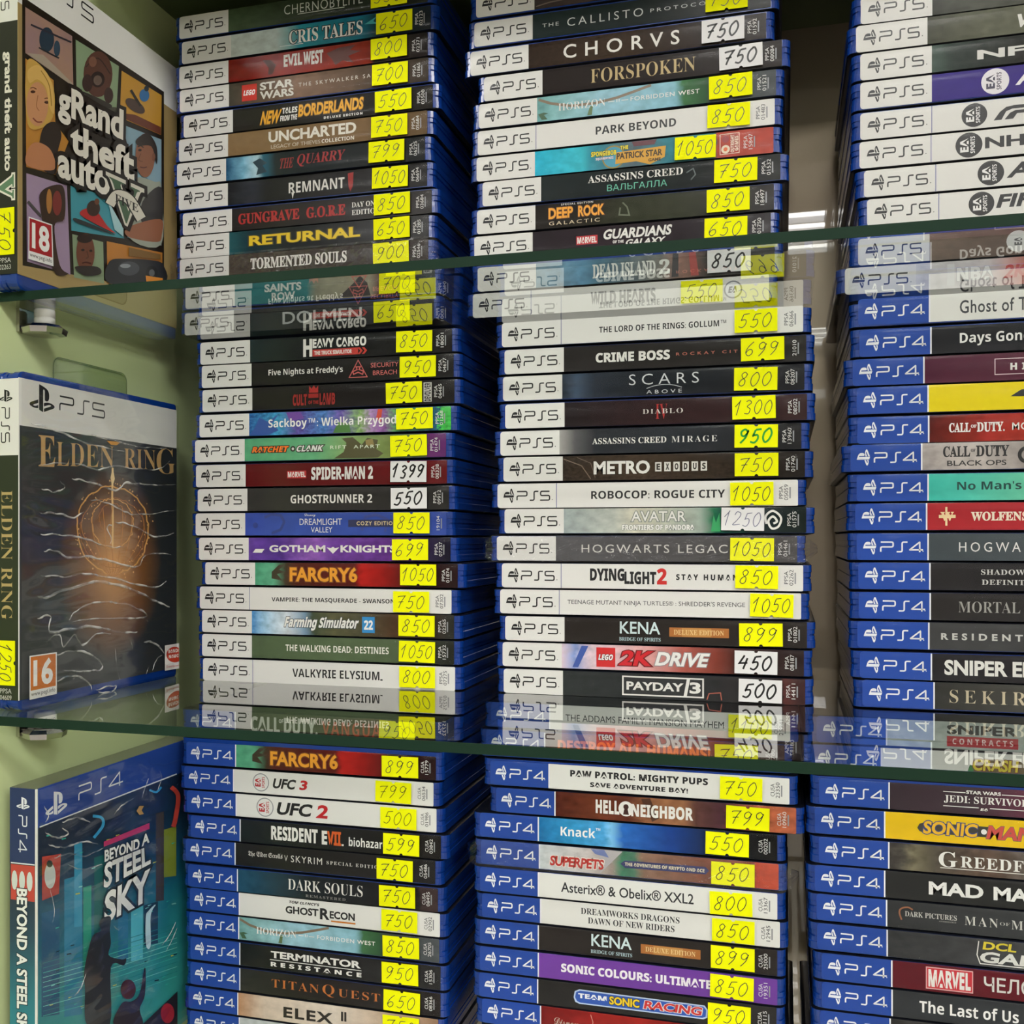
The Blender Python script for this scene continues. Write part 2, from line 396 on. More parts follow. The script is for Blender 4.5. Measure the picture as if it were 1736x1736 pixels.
# ------------------------------------------------------------------ game case: shell, insert, sticker
CL, CD, IL, IH, BAND = 171.0, 135.0, 162.4, 13.5, 34.0
def outline(ins, L=CL, Dp=CD, rf=4., rb=2.):
    x1 = L / 2 - ins; y0, y1 = ins, Dp - ins; pts = []
    for cx, cy, r, a0 in ((x1 - rf, y0 + rf, rf, -90), (x1 - rb, y1 - rb, rb, 0), (-x1 + rb, y1 - rb, rb, 90), (-x1 + rf, y0 + rf, rf, 180)):
        for k in range(5):
            a = math.radians(a0 + 22.5 * k); pts.append((cx + r * math.cos(a), cy + r * math.sin(a)))
    return pts
def shell_mb(th):
    b = MB(); rings = []
    for z, ins in ((0, 2.0), (.3, .8), (.75, 0), (4.4, 0), (4.7, .35), (th / 2 - .5, .35), (th / 2 - .3, .9), (th / 2 + .3, .9), (th / 2 + .5, .35), (th - 4.7, .35), (th - 4.4, 0), (th - .75, 0), (th - .3, .8), (th, 2.0)):
        side = outline(ins); front = outline(min(ins, .35) if .5 < z < th - .5 else ins)
        rings.append([(x, fy if i in (0, 1, 18, 19) else y, z) for i, ((x, y), (fx_, fy)) in enumerate(zip(side, front))])
    b.loft(rings); n = len(rings[0]); k = len(rings) - 1
    for q in list(range(2 * n)) + list(range((k - 2) * n, k * n + 2)): b.M[q] = 1
    return b
def sheet(x0, x1, z0, z1, y, r0, r1, t=.25):
    """thin printed sheet, corners rounded r0 at the x0 end and r1 at the x1 end"""
    p = []
    for cx, cz, r, a0 in ((x0 + r0, z0 + r0, r0, 180), (x1 - r1, z0 + r1, r1, 270), (x1 - r1, z1 - r1, r1, 0), (x0 + r0, z1 - r0, r0, 90)):
        for k in range(4 if r else 1):
            a = math.radians(a0 + 30 * k); p.append((cx + r * math.cos(a), cz + r * math.sin(a)))
    n = len(p)
    V = [(x, y, z) for x, z in p] + [(x, y + t, z) for x, z in p]
    F = [tuple(range(n)), tuple(range(2 * n - 1, n - 1, -1))] + [(i + n, (i + 1) % n + n, (i + 1) % n, i) for i in range(n)]
    return V, F
def sticker_pts(w_, h_, r=1.0):
    p = [(-w_ / 2, -h_ / 2)]
    for s in (1, -1):
        for k in range(7):
            a = math.pi - math.pi * k / 6 if s == 1 else math.pi * k / 6 - 0
            if s == 1: p.append((r * math.cos(a), -h_ / 2 + r * math.sin(a)))
            else: p.append((r * math.cos(a), h_ / 2 - r * math.sin(a)))
        p.append((w_ / 2, -h_ / 2) if s == 1 else (-w_ / 2, h_ / 2))
        if s == 1: p.append((w_ / 2, h_ / 2))
    return p
SHELLS = {}
SLEEVE = []
def sleeve(root, zi):
    if not SLEEVE:
        V = []; F = []; n = 12; xs = (-83.6, -82.9, -60, 0, 60, 82.9, 83.6)
        for x in xs:
            for j in range(n + 1):
                q = -1 + 2 * j / n; e = 0 if abs(x) < 83 else .5
                V.append((x, -1.3 + .5 * q ** 6 + .25 * q * q + e * .8, q * 6.95))
        for i in range(len(xs) - 1):
            for j in range(n): a = i * (n + 1) + j; F.append((a, a + n + 1, a + n + 2, a + 1))
        o = link_mesh('clear_sleeve', V, F, thin_clear('clear_sleeve_film', (.99, .99, .99), .12, 1.24), root, smooth=True); SLEEVE.append(o.data)
    else:
        o = bpy.data.objects.new('clear_sleeve', SLEEVE[0]); COL.objects.link(o); o.parent = root
    o.location = (0, 0, zi / 1000)
ORD = 'topmost second third fourth fifth sixth seventh eighth ninth tenth eleventh twelfth thirteenth fourteenth fifteenth sixteenth'.split()
def game(st, idx, X, z0, z1, zc, d, vis=True):
    """one case lying on its cover, spine to the front"""
    th = z1 - z0
    root = empty('game_case', W(X, YS, z0))
    band = 'white-banded' if d['plat'] == '5' else 'blue-banded'
    pr_ = f", sticker {d['price']}" if d.get('price') else ''
    tag(root, f"{band} game case, {d['look']}{pr_}, {ORD[idx]} down, {st['words']}", 'game case', 'stacked game cases')
    key = round(th, 2)
    if key not in SHELLS:
        o = shell_mb(th - .03).build('case_shell', [BLUE, BACK], root); SHELLS[key] = o.data
    else:
        o = bpy.data.objects.new('case_shell', SHELLS[key]); COL.objects.link(o); o.parent = root
    xl = -IL / 2; zi = zc - z0; h0, h1 = zi - IH / 2, zi + IH / 2
    fx = lambda x: onY(d['ox'] + x / d['sc'], 0, YS)[0] - X
    # insert: band + picture
    V, F = sheet(xl, xl + BAND, h0, h1, -.25, 1.6, 0)
    V2, F2 = sheet(xl + BAND, -xl, h0, h1, -.25, 0, .6)
    n = len(V); uv = [(0, 0)] * n + [((v[0] - xl) / IL, (v[2] - h0) / IH) for v in V2]
    bg = d['bg']
    if bg == 'w': am = WHITE
    elif isinstance(bg, str): am = art([(0, bg), (1, bg)], .22, 14)
    else: am = art([((fx(x) - xl) / IL, c) for x, c in bg], d.get('amt', .45), d.get('nsc', 26))
    ins = link_mesh('spine_insert', V + V2, F + [tuple(i + n for i in f) for f in F2], [WHITE if d['plat'] == '5' else NAVY, am], root, [0] * len(F) + [1] * len(F2), uv)
    if not vis: return root
    place = lambda x, y, h: (x, -.25 - h, y + zi)
    pr = Print(place)
    if d['plat'] == '5':
        c = '#16171a'
        system_mark(pr, xl + 11.4, -2.5, 2.4, (5.7, 4.5, 5.4), c, '5', True, xl + 2.6, 8.0, .1, .15)
        if bg == 'w': pr.put([(xl + BAND - .15, -IH / 2), (xl + BAND + .15, -IH / 2), (xl + BAND + .15, IH / 2), (xl + BAND - .15, IH / 2)], [(0, 1, 2, 3)], '#1e3a8a')
    else:
        c = '#eef1f8'
        system_mark(pr, xl + 11.6, -2.5, 2.4, (5.9, 4.7, 5.9), c, '4', True, xl + 2.2, 8.2, .2, .15)
        pr.put([(xl + BAND - .35, -IH / 2), (xl + BAND + .35, -IH / 2), (xl + BAND + .35, IH / 2), (xl + BAND - .35, IH / 2)], [(0, 1, 2, 3)], c)
    k = 8
    pr.put([(xl + 31.6 + .25 * math.cos(6.283 * i / k), -2.2 + .25 * math.sin(6.283 * i / k)) for i in range(k)], [tuple(range(k))], c)
    pr.build('system_mark', ins)
    sleeve(root, zi)
    if d.get('ops'):
        pr = Print(place, fx)
        for o_ in d['ops']: pr.op(o_)
        pr.build('title_lettering', ins)
    if d.get('code'):
        pr = Print(place, lambda x: x); cc = '#3a3c42' if bg == 'w' else '#d8d8d6'
        a, b_ = ('PPSA', d['code']) if d['plat'] == '5' else ('CUSA', d['code'])
        x0 = d.get('cx') or (max(fx(d['stk'][1]) + 1.2, -xl - 9.5) if d.get('stk') else -xl - 9)
        if len(d['code']) == 5:
            if d['code'] not in ('21010', '19104'): pr.op(T(a, x0, x0 + 2.0, .5, .02, cc, 'r', rot=90))
            pr.op(T(b_, x0 + 2.6, x0 + 4.6, .62, .02, cc, 'r', rot=90))
            pr.op(R_(x0 + 5.2, x0 + 5.9, -.22, .22, '#8a8c90'))
        pr.build('product_code', ins)
    if d.get('stk'):
        a0, a1 = fx(d['stk'][0]), fx(d['stk'][1]); wd = a1 - a0; hh = 12.0
        pts = sticker_pts(wd, hh); n = len(pts); tl = d.get('tilt', random.uniform(-1.2, 1.2)); ca, sa = math.cos(math.radians(tl)), math.sin(math.radians(tl))
        cx_, cz_ = (a0 + a1) / 2, zi + d.get('sdy', random.uniform(-.3, .5))
        rt = lambda x, y: (cx_ + x * ca - y * sa, cz_ + x * sa + y * ca)
        q = [rt(*p) for p in pts]
        yb = -1.38
        V = [(x, yb - .12, z) for x, z in q] + [(x, yb, z) for x, z in q]
        F = [tuple(range(n)), tuple(range(2 * n - 1, n - 1, -1))] + [(i + n, (i + 1) % n + n, (i + 1) % n, i) for i in range(n)]
        so = link_mesh('price_sticker', V, F, STW if d.get('white') else YEL, root)
        so['label'] = f"{'white' if d.get('white') else 'yellow'} price sticker reading {d['price']}"
        pr = Print(lambda x, y, h: (rt(x, y)[0], yb - .12 - h, rt(x, y)[1]))
        pen = d.get('pen', '#1c2030' if not d.get('white') else '#121214')
        thick = d.get('pw', .95 if d.get('white') else .42)
        n4 = len(d['price']) == 4; m = .42 if n4 else .36
        handwrite(pr, d['price'], -wd * m - .6, wd * m, -hh * .30, hh * .30, thick, pen)
        pr.build('price_writing', so)
    if d.get('wrap'):
        # crumpled film round the front of the case, gathered at both ends
        V = []; F = []; nx, nz = 46, 7; rnd = random.Random(idx)
        for i in range(nx + 1):
            t = i / nx; x = -CL / 2 - 6 + t * (CL + 12); e = max(0, abs(x) - CL / 2 + 1) / 7
            for j in range(nz + 1):
                s = j / nz; z = zi + (s - .5) * (th - .2) * (1 - .75 * min(1, e))
                y = -2.3 + 9 * e * e + rnd.uniform(-.35, .35) * (1 + 4 * e)
                V.append((x, y, z + rnd.uniform(-.3, .3) * min(1, 2 * e)))
        for i in range(nx):
            for j in range(nz):
                a = i * (nz + 1) + j; F.append((a, a + nz + 1, a + nz + 2, a + 1))
        fo = link_mesh('film_wrap', V, F, FILM, root); fo['label'] = 'crumpled clear film wrap'
    return root

def EA(x, r, fg, bg, ring=None):
    h = r
    o = []
    if ring: o.append(D_(x, 0, r * 1.1, ring))
    o += [D_(x, 0, r, bg)]
    return o, x, r, fg
# ------------------------------------------------------------------ the stacks
CTX = {'A': (270, 3.2755), 'B': (290, 3.2755), 'F': (770, 2.591), 'L': (1300, 3.773), 'M': (1300, 3.945), 'O': (1300, 3.982)}
HPX = {'A': 119, 'B': 119, 'F': 103.5, 'L': 166, 'M': 172, 'O': 174}
def ea(x, rp, hp, fg, bg, ring=None):
    o = [D_(x, 0, rp / hp * 1.12, ring)] if ring else []
    return o + [D_(x, 0, rp / hp, bg), T('EA', x - .72 * rp, x - .02 * rp, 1.1 * rp / hp, 0, fg, 'B', rot=90), T('SPORTS', x + .12 * rp, x + .5 * rp, 1.35 * rp / hp, 0, fg, 'b', rot=90)]
K = '#1a1b1e'; LG = '#e9e8e4'
def marvel(x0, x1, h): return [R_(x0, x1, -h / 2, h / 2, '#b3202a'), T('MARVEL', x0 + 4, x1 - 4, h * .72, 0, LG, 'B')]
def far_cry(d): return dict(bg=[(468 - d, '#4f9a78'), (570 - d, '#5aa080'), (630 - d, '#43392c'), (690 - d, '#4f221c'), (1020 - d, '#571a17'), (1060 - d, '#b3211e'), (1180 - d, '#8f1a18'), (1290 - d, '#5a1816'), (1320 - d, '#2a1515'), (1560 - d, '#261516')],
    ops=[P_([(560 - d, .1), (600 - d, .42), (640 - d, .45), (600 - d, .2), (640 - d, .1), (590 - d, .0), (620 - d, -.3), (560 - d, -.2)], '#3a3324'), T('FARCRY6', 660 - d, 1035 - d, .66, 0, '#e39a2e', 'R', out='#6a3413', ow=.055)])
def horizon(x0, a, b, c, e): return dict(bg=[(x0, '#6a9a98'), (x0 + 120, '#86b2b6'), (b, '#93bccb'), (e - 150, '#84b3c2'), (e - 110, '#3f6b46'), (e - 10, '#305236'), (e + 15, '#3d4442'), (e + 300, '#4b5053')],
    ops=[L_([(x0 + 6, .42), (x0 + 60, .2), (x0 + 150, .0), (x0 + 260, .0), (x0 + 350, .12), (x0 + 430, .3), (x0 + 500, .47)], .11, '#7a6a58'),
         P_([(x0 + 5, -.2), (x0 + 20, -.45), (x0 + 45, -.45), (x0 + 30, -.25), (x0 + 50, -.2), (x0 + 28, -.15)], '#3c5a40'), P_([(x0 + 220, -.47), (x0 + 232, -.1), (x0 + 245, -.1), (x0 + 240, -.47)], '#5a7048'),
         T('HORIZON', a, b, .32, 0, LG, 't'), R_(b + 12, b + 40, -.03, .0, LG), T('II', b + 48, b + 62, .12, 0, LG, 'r'), R_(b + 70, b + 100, -.03, 0, LG), T('FORBIDDEN WEST', c, e - 40, .18, 0, LG, 'm', sp=1.15)])
def kena(d): return dict(bg='#2a2624', ops=[T('KENA', 728 - d, 905 - d, .5, .14, '#cfe3e6', 'm'), T('BRIDGE OF SPIRITS', 725 - d, 907 - d, .15, -.33, '#a9c2c8', 's'),
    R_(945 - d, 1207 - d, -.19, .19, '#a4662e'), R_(1000 - d, 1130 - d, -.17, .17, '#b98444'), T('DELUXE EDITION', 965 - d, 1185 - d, .2, 0, '#e2c58c', 's')])
def g(v, br, plat, look, bg, ops=(), price=None, stk=None, code=None, **k):
    return dict(v=v, br=br, plat=plat, look=look, bg=bg, ops=list(ops), price=price, stk=stk, code=code, **k)
def gd(v, br, plat, look, base, price=None, stk=None, code=None, **k): return g(v, br, plat, look, base['bg'], base['ops'], price, stk, code, **k)
TL = ('A', 'upper shelf wall stack', [
 g(42.7, 385, '5', 'murky green spine', [(385, '#46583f'), (700, '#3a4535'), (1000, '#2e352b'), (1480, '#23261f')], [T('CHERNOBYLITE', 695, 1130, .42, .08, '#c9cdc4', 'n', sp=1.1), R_(770, 1030, -.2, -.17, '#c9cdc4')], '550', (1180, 1380)),
 g(85.5, 400, '5', 'pale grey-teal spine', [(400, '#c9d4d1'), (650, '#c2d0cf'), (730, '#7fb0b4'), (780, '#2d8fa0'), (1130, '#1f6f86'), (1200, '#173a44'), (1487, '#20262b')], [R_(670, 800, -.36, -.33, '#dfe8e8'), P_([(1140, .1), (1205, .36), (1190, .18), (1215, .05)], '#3aa5ad'), T('CRIS TALES', 722, 1130, .6, .0, '#f4f4f0', 's', out='#14202a')], '650', (1210, 1410), '02123'),
 g(128, 385, '5', 'blood-red spine', [(385, '#701512'), (700, '#8c1d16'), (1000, '#8a2a1a'), (1180, '#7a2412'), (1200, '#2a2420'), (1470, '#241f1e')], [P_([(575, .3), (620, .25), (650, .0), (630, -.4), (605, -.4), (610, -.1)], '#4a1512'), P_([(930, .2), (1000, .38), (1090, .4), (1060, .2), (1120, .1), (1050, -.05), (1080, -.38), (1020, -.2), (980, -.38), (960, -.1)], '#532016'), T('EVIL', 692, 795, .55, .12, LG, 'B'), T('WEST', 802, 912, .62, .1, LG, 'B')], '800', (1180, 1380), '02371'),
 g(168, 388, '5', 'brown haze spine', [(388, '#403b34'), (600, '#5c4a3e'), (780, '#7a5f4d'), (1180, '#52453a'), (1480, '#3a332d')], [R_(460, 543, -.37, .37, '#c02a22'), T('LEGO', 468, 536, .24, .0, '#ffffff', 'B', .2), T('STAR', 560, 748, .36, .2, '#dcdad2', 'R'), T('WARS', 560, 748, .36, -.21, '#dcdad2', 'R'), T('THE SKYWALKER SAGA', 775, 1235, .17, .05, '#cfc8bc', 'r', sp=1.5)], '700', (1187, 1385), '01865'),
 g(211, 410, '5', 'amber-titled black spine', '#22201d', [T('NEW', 560, 682, .6, -.05, '#e0a324', 'R', .25, out='#5a3a08'), T('TALES', 682, 770, .27, .17, LG, 'B', .1), T('FROM THE', 672, 768, .25, -.17, LG, 'B', .1), T('BORDERLANDS', 772, 1138, .55, .08, '#e0a324', 'R', .1, out='#5a3a08'), T('DELUXE EDITION', 915, 1130, .11, -.37, LG, 'B', sp=1.3)], '550', (1203, 1405), '03500'),
 g(252, 383, '5', 'sandy brown spine', [(383, '#806848'), (1100, '#745c40'), (1470, '#5c4a34')], [T('UNCHARTED', 608, 1095, .5, .14, '#e9e5da', 'R'), T('LEGACY OF THIEVES', 622, 895, .17, -.31, '#c9bfae', 'r'), T('COLLECTION', 903, 1083, .17, -.31, '#e9e5da', 'b')], '750', (1182, 1382), '05684', amt=.2),
 g(293, 372, '5', 'blue-flash dark spine', [(372, '#14486b'), (470, '#6fa6c0'), (540, '#a9c9d4'), (575, '#2a5f72'), (650, '#1d2628'), (1460, '#191b1c')], [P_([(520, .2), (560, .35), (600, .1), (575, .0), (600, -.3), (540, -.4), (550, -.1)], '#173441'), T('THE', 665, 750, .45, .0, '#8e2524', 's', .2), T('QUARRY', 760, 1035, .56, .05, '#96282a', 's', .2)], '799', (1168, 1365), '06225'),
 g(334.5, 382, '5', 'charcoal red-tipped spine', [(382, '#1a1b1e'), (520, '#2d323a'), (600, '#1b1c1d'), (1000, '#222122'), (1480, '#1a191a')], [T('REMNANT', 720, 1030, .48, .0, '#dcdad6', 'b'), P_([(735, -.2), (750, -.22), (742, -.5)], '#dcdad6'), P_([(1048, .38), (1080, .42), (1076, -.2), (1062, -.42), (1052, -.2)], '#8e1d1c')], '1050', (1187, 1385), '06694'),
 g(377.6, 405, '5', 'dull-red-lettered black spine', '#262322', [T('GUNGRAVE', 440, 780, .5, .0, '#a32422', 'S'), T('G.O.R.E', 818, 1035, .5, .0, '#a32422', 'S'), T('DAY ONE', 1070, 1220, .23, .16, LG, 's'), T('EDITION', 1070, 1226, .23, -.18, LG, 's')], '850', (1197, 1397), '03684'),
 g(417.5, 390, '5', 'teal-black yellow-titled spine', [(390, '#1f5258'), (500, '#16323a'), (700, '#171c20'), (1470, '#1b1b1b')], [T('RETURNAL', 500, 1115, .46, .04, '#d9ba22', 'R', out='#4a3f10')], '650', (1195, 1395), '01285'),
 g(456, 388, '5', 'dusty brown-black spine', [(388, '#40372f'), (700, '#332b28'), (1380, '#2b2523')], [T('TORMENTED SOULS', 508, 1042, .52, .04, '#e6e4e0', 'S')], '900', (1192, 1390), '02546', wrap=1),
 g(503, 355, '5', 'dim teal spine', [(355, '#2f7378'), (760, '#2d7478'), (800, '#8a8a78'), (1100, '#968f7a'), (1160, '#5d3a34'), (1400, '#1d2b2c'), (1500, '#1d2b2c')], [P_([(930, -.47), (1010, .1), (1050, .45), (1090, .1), (1110, -.47)], '#2a2424'), L_([(1005, .42), (1085, .42), (1045, -.1)], .05, '#b05a50', True), T('SAINTS', 520, 725, .36, .18, '#cfd4d2', 'R'), T('ROW', 560, 690, .36, -.22, '#cfd4d2', 'R')], '700', (1160, 1360), o=290),
 g(548, 350, '5', 'slate lettered dark spine', '#2e2f30', [T('DOLMEN', 620, 1060, .56, .0, '#bcbfbf', 'm')], '650', (1130, 1330), o=290)])
ML = ('B', 'middle shelf wall stack', [
 g(598, 440, '5', 'black spine, red strip', [(440, '#1f2d2e'), (700, '#191e1f'), (1535, '#1b1919')], [T('H', 735, 785, .8, .0, LG, 'B'), T('EAVY CARGO', 787, 1085, .42, .18, LG, 'B'), R_(787, 1040, -.4, -.1, '#b8302a'), T('THE TRUCK SIMULATOR', 797, 1005, .18, -.25, LG, 'B')] + [P_([(1012 + k * 24, -.1), (1026 + k * 24, -.1), (1042 + k * 24, -.25), (1026 + k * 24, -.4), (1012 + k * 24, -.4), (1028 + k * 24, -.25)], '#c2352c') for k in range(3)], '850', (1255, 1455), '18001'),
 g(637.6, 448, '5', 'black spine, pink triangle', '#201f1f', [T("Five Nights at Freddy's", 542, 955, .36, .02, LG, 'b'), L_([(990, -.34), (1090, -.34), (1040, .42)], .04, '#c8605e', True), L_([(1015, -.2), (1010, -.08), (1035, .0), (1028, .12), (1052, .12), (1045, .0), (1070, -.08), (1065, -.22), (1040, -.12)], .05, '#c8605e', True), T('SECURITY', 1110, 1264, .2, .16, '#cc6a66', 'r'), T('BREACH', 1122, 1255, .2, -.18, '#cc6a66', 'r')], '950', (1275, 1475), '04677'),
 g(678.8, 452, '5', 'black spine, blood-red letters', '#211f1f', [T('CULT', 677, 756, .52, -.12, '#99211f', 'B'), R_(764, 820, -.05, .14, '#99211f'), P_([(768, .18), (768, .5), (782, .36), (794, .52), (806, .36), (818, .5), (818, .18)], '#a82422'), T('OF THE', 764, 820, .16, -.25, '#99211f', 'B'), T('LAMB', 826, 912, .52, -.12, '#99211f', 'B')] + [R_(1403, 1448, -.42, .42, '#c9c7c2'), T('DEVOLVER', 1408, 1444, .8, .0, '#1c1c1c', 'B', rot=90)], '750', (1198, 1398), '06465', cx=69),
 g(721.6, 435, '5', 'multicoloured cartoon spine', [(435, '#2c5f9e'), (600, '#3f93be'), (700, '#5a4a98'), (850, '#4a7ab8'), (950, '#6f5aa8'), (1050, '#82a860'), (1120, '#a884b8'), (1180, '#8a5a9a'), (1255, '#5a9a58'), (1480, '#2a5a7a'), (1495, '#3fa84a'), (1535, '#43b04c')], [P_([(435, -.5), (470, -.1), (490, .3), (540, .1), (600, .45), (560, .0), (600, -.3), (540, -.5)], '#2a4f98'), P_([(640, .5), (660, .1), (740, .2), (720, .5)], '#6a3f98'), P_([(900, -.5), (930, .0), (990, -.1), (1000, -.5)], '#4a7a3c'), P_([(1150, .5), (1140, .1), (1165, -.1), (1175, .5)], '#c8442e'), T('Sackboy™: Wielka Przygoda', 542, 1285, .5, -.03, '#f6f6f4', 'b')], '750', (1255, 1458), '01268', amt=1.0, nsc=60),
 g(764.3, 410, '5', 'soft green spine', [(410, '#549e74'), (800, '#64a87c'), (1000, '#86a468'), (1200, '#74844c'), (1415, '#667446'), (1425, '#632f66'), (1505, '#5f2c64')], [P_([(905, -.48), (960, -.2), (975, .2), (950, .4), (1010, .45), (1060, .1), (1090, .4), (1150, .3), (1140, -.1), (1180, -.3), (1150, -.48)], '#4f4d2f'), P_([(1080, .3), (1120, .36), (1130, .05), (1085, .05)], '#8a7a4a'), T('RATCHET', 450, 655, .27, .0, '#e8741e', 'B', .3, out='#2a1d18', ow=.1), D_(678, 0, .13, '#2a2422'), D_(678, 0, .06, '#d0d4d0'), T('CLANK', 695, 850, .27, .0, '#e4e6e2', 'B', .3, out='#2a1d18', ow=.1), T('RIFT', 885, 975, .15, .02, '#d8e2cc', 'm', sp=1.3), T('APART', 1015, 1160, .15, .02, '#d8e2cc', 'm', sp=1.3)], '750', (1222, 1425), '01474', amt=.3),
 g(806.9, 415, '5', 'deep crimson spine', [(415, '#5c1518'), (1490, '#621a1d')], [R_(645, 752, -.17, .17, '#b8242a'), T('MARVEL', 650, 748, .24, 0, LG, 'B'), T('SPIDER-MAN 2', 780, 1122, .58, .03, LG, 'B')], '1399', (1223, 1423), '08338', white=1, amt=.15),
 g(847.8, 425, '5', 'plain dark grey spine', [(425, '#343332'), (1500, '#2c2b2a')], [T('GHOSTRUNNER 2', 665, 1118, .38, .0, '#f0eeea', 'b')], '550', (1225, 1425), '09912', white=1, amt=.2),
 g(889, 413, '5', 'royal blue spine', [(413, '#3c50a4'), (700, '#3850a0'), (1500, '#344a96')], [L_([(520, .3), (560, .45), (610, .4), (630, .1), (610, -.25), (560, -.42)], .13, '#2a3a80'), D_(470, -.05, .13, '#2a3a80'), L_([(1060, -.3), (1080, .3), (1140, .4), (1200, .2), (1190, -.35)], .12, '#2a3a80'), T('Disney', 742, 803, .17, .39, LG, 'c'), T('DREAMLIGHT', 715, 950, .29, .1, LG, 'r'), T('VALLEY', 778, 897, .24, -.26, LG, 'r'), R_(985, 1240, -.14, .18, '#262c52'), T('COZY EDITION', 1032, 1255, .17, .02, '#e0cc98', 'm', sp=1.2)], '850', (1240, 1440), '19104', amt=.2),
 g(930.5, 432, '5', 'purple spine', [(432, '#64449a'), (600, '#4c2d84'), (800, '#8a5aae'), (900, '#6a3f95'), (1230, '#5b2f7d'), (1440, '#2b2340'), (1525, '#191726')], [P_([(455, -.17), (470, .0), (520, .0), (505, -.17)], LG), T('GOTHAM', 547, 858, .32, .02, LG, 'R'), P_([(865, .08), (885, -.08), (900, -.2), (915, -.08), (935, .08), (910, .05), (904, .1), (896, .1), (890, .05)], LG), T('KNIGHTS', 942, 1250, .32, .02, LG, 'R')], '699', (1232, 1432), '07257', amt=.7),
 gd(972.3, 468, '5', 'green and dark-red spine', far_cry(0), '1050', (1277, 1477), '01874'),
 g(1013.6, 437, '5', 'white spine, long title', 'w', [T('VAMPIRE: THE MASQUERADE - SWANSONG', 560, 1268, .23, -.04, K, 'b')], '750', (1238, 1438), '07302'),
 g(1053.6, 450, '5', 'sky-blue and field spine', [(450, '#4a8ac4'), (520, '#9cc4e0'), (640, '#d2dde6'), (740, '#7a96b0'), (790, '#3f4a38'), (900, '#5a5a40'), (1050, '#4c4a38'), (1250, '#4a3424'), (1540, '#2a2a26')], [T('Farming Simulator', 625, 1048, .62, .0, '#f2f2ee', 'B', .25, out='#2c3840', ow=.05), R_(1062, 1132, -.34, .36, '#2f86c4'), T('22', 1072, 1122, .42, .0, '#f4f6f8', 'B')], '850', (1268, 1468), '02365', amt=.6),
 g(1094.5, 450, '5', 'olive green spine', [(450, '#4c5c43'), (900, '#55664a'), (1270, '#4e5d43'), (1460, '#33372f'), (1540, '#23251f')], [T('THE WALKING DEAD: DESTINIES', 637, 1210, .3, .0, '#e8e8de', 'b')], '1050', (1270, 1470), '15732', amt=.2),
 g(1135.7, 455, '5', 'white spine, dark capitals', 'w', [T('VALKYRIE ELYSIUM', 675, 1158, .38, .0, K, 'b'), R_(1163, 1176, -.2, -.14, K)], '800', (1272, 1470), '07275')])
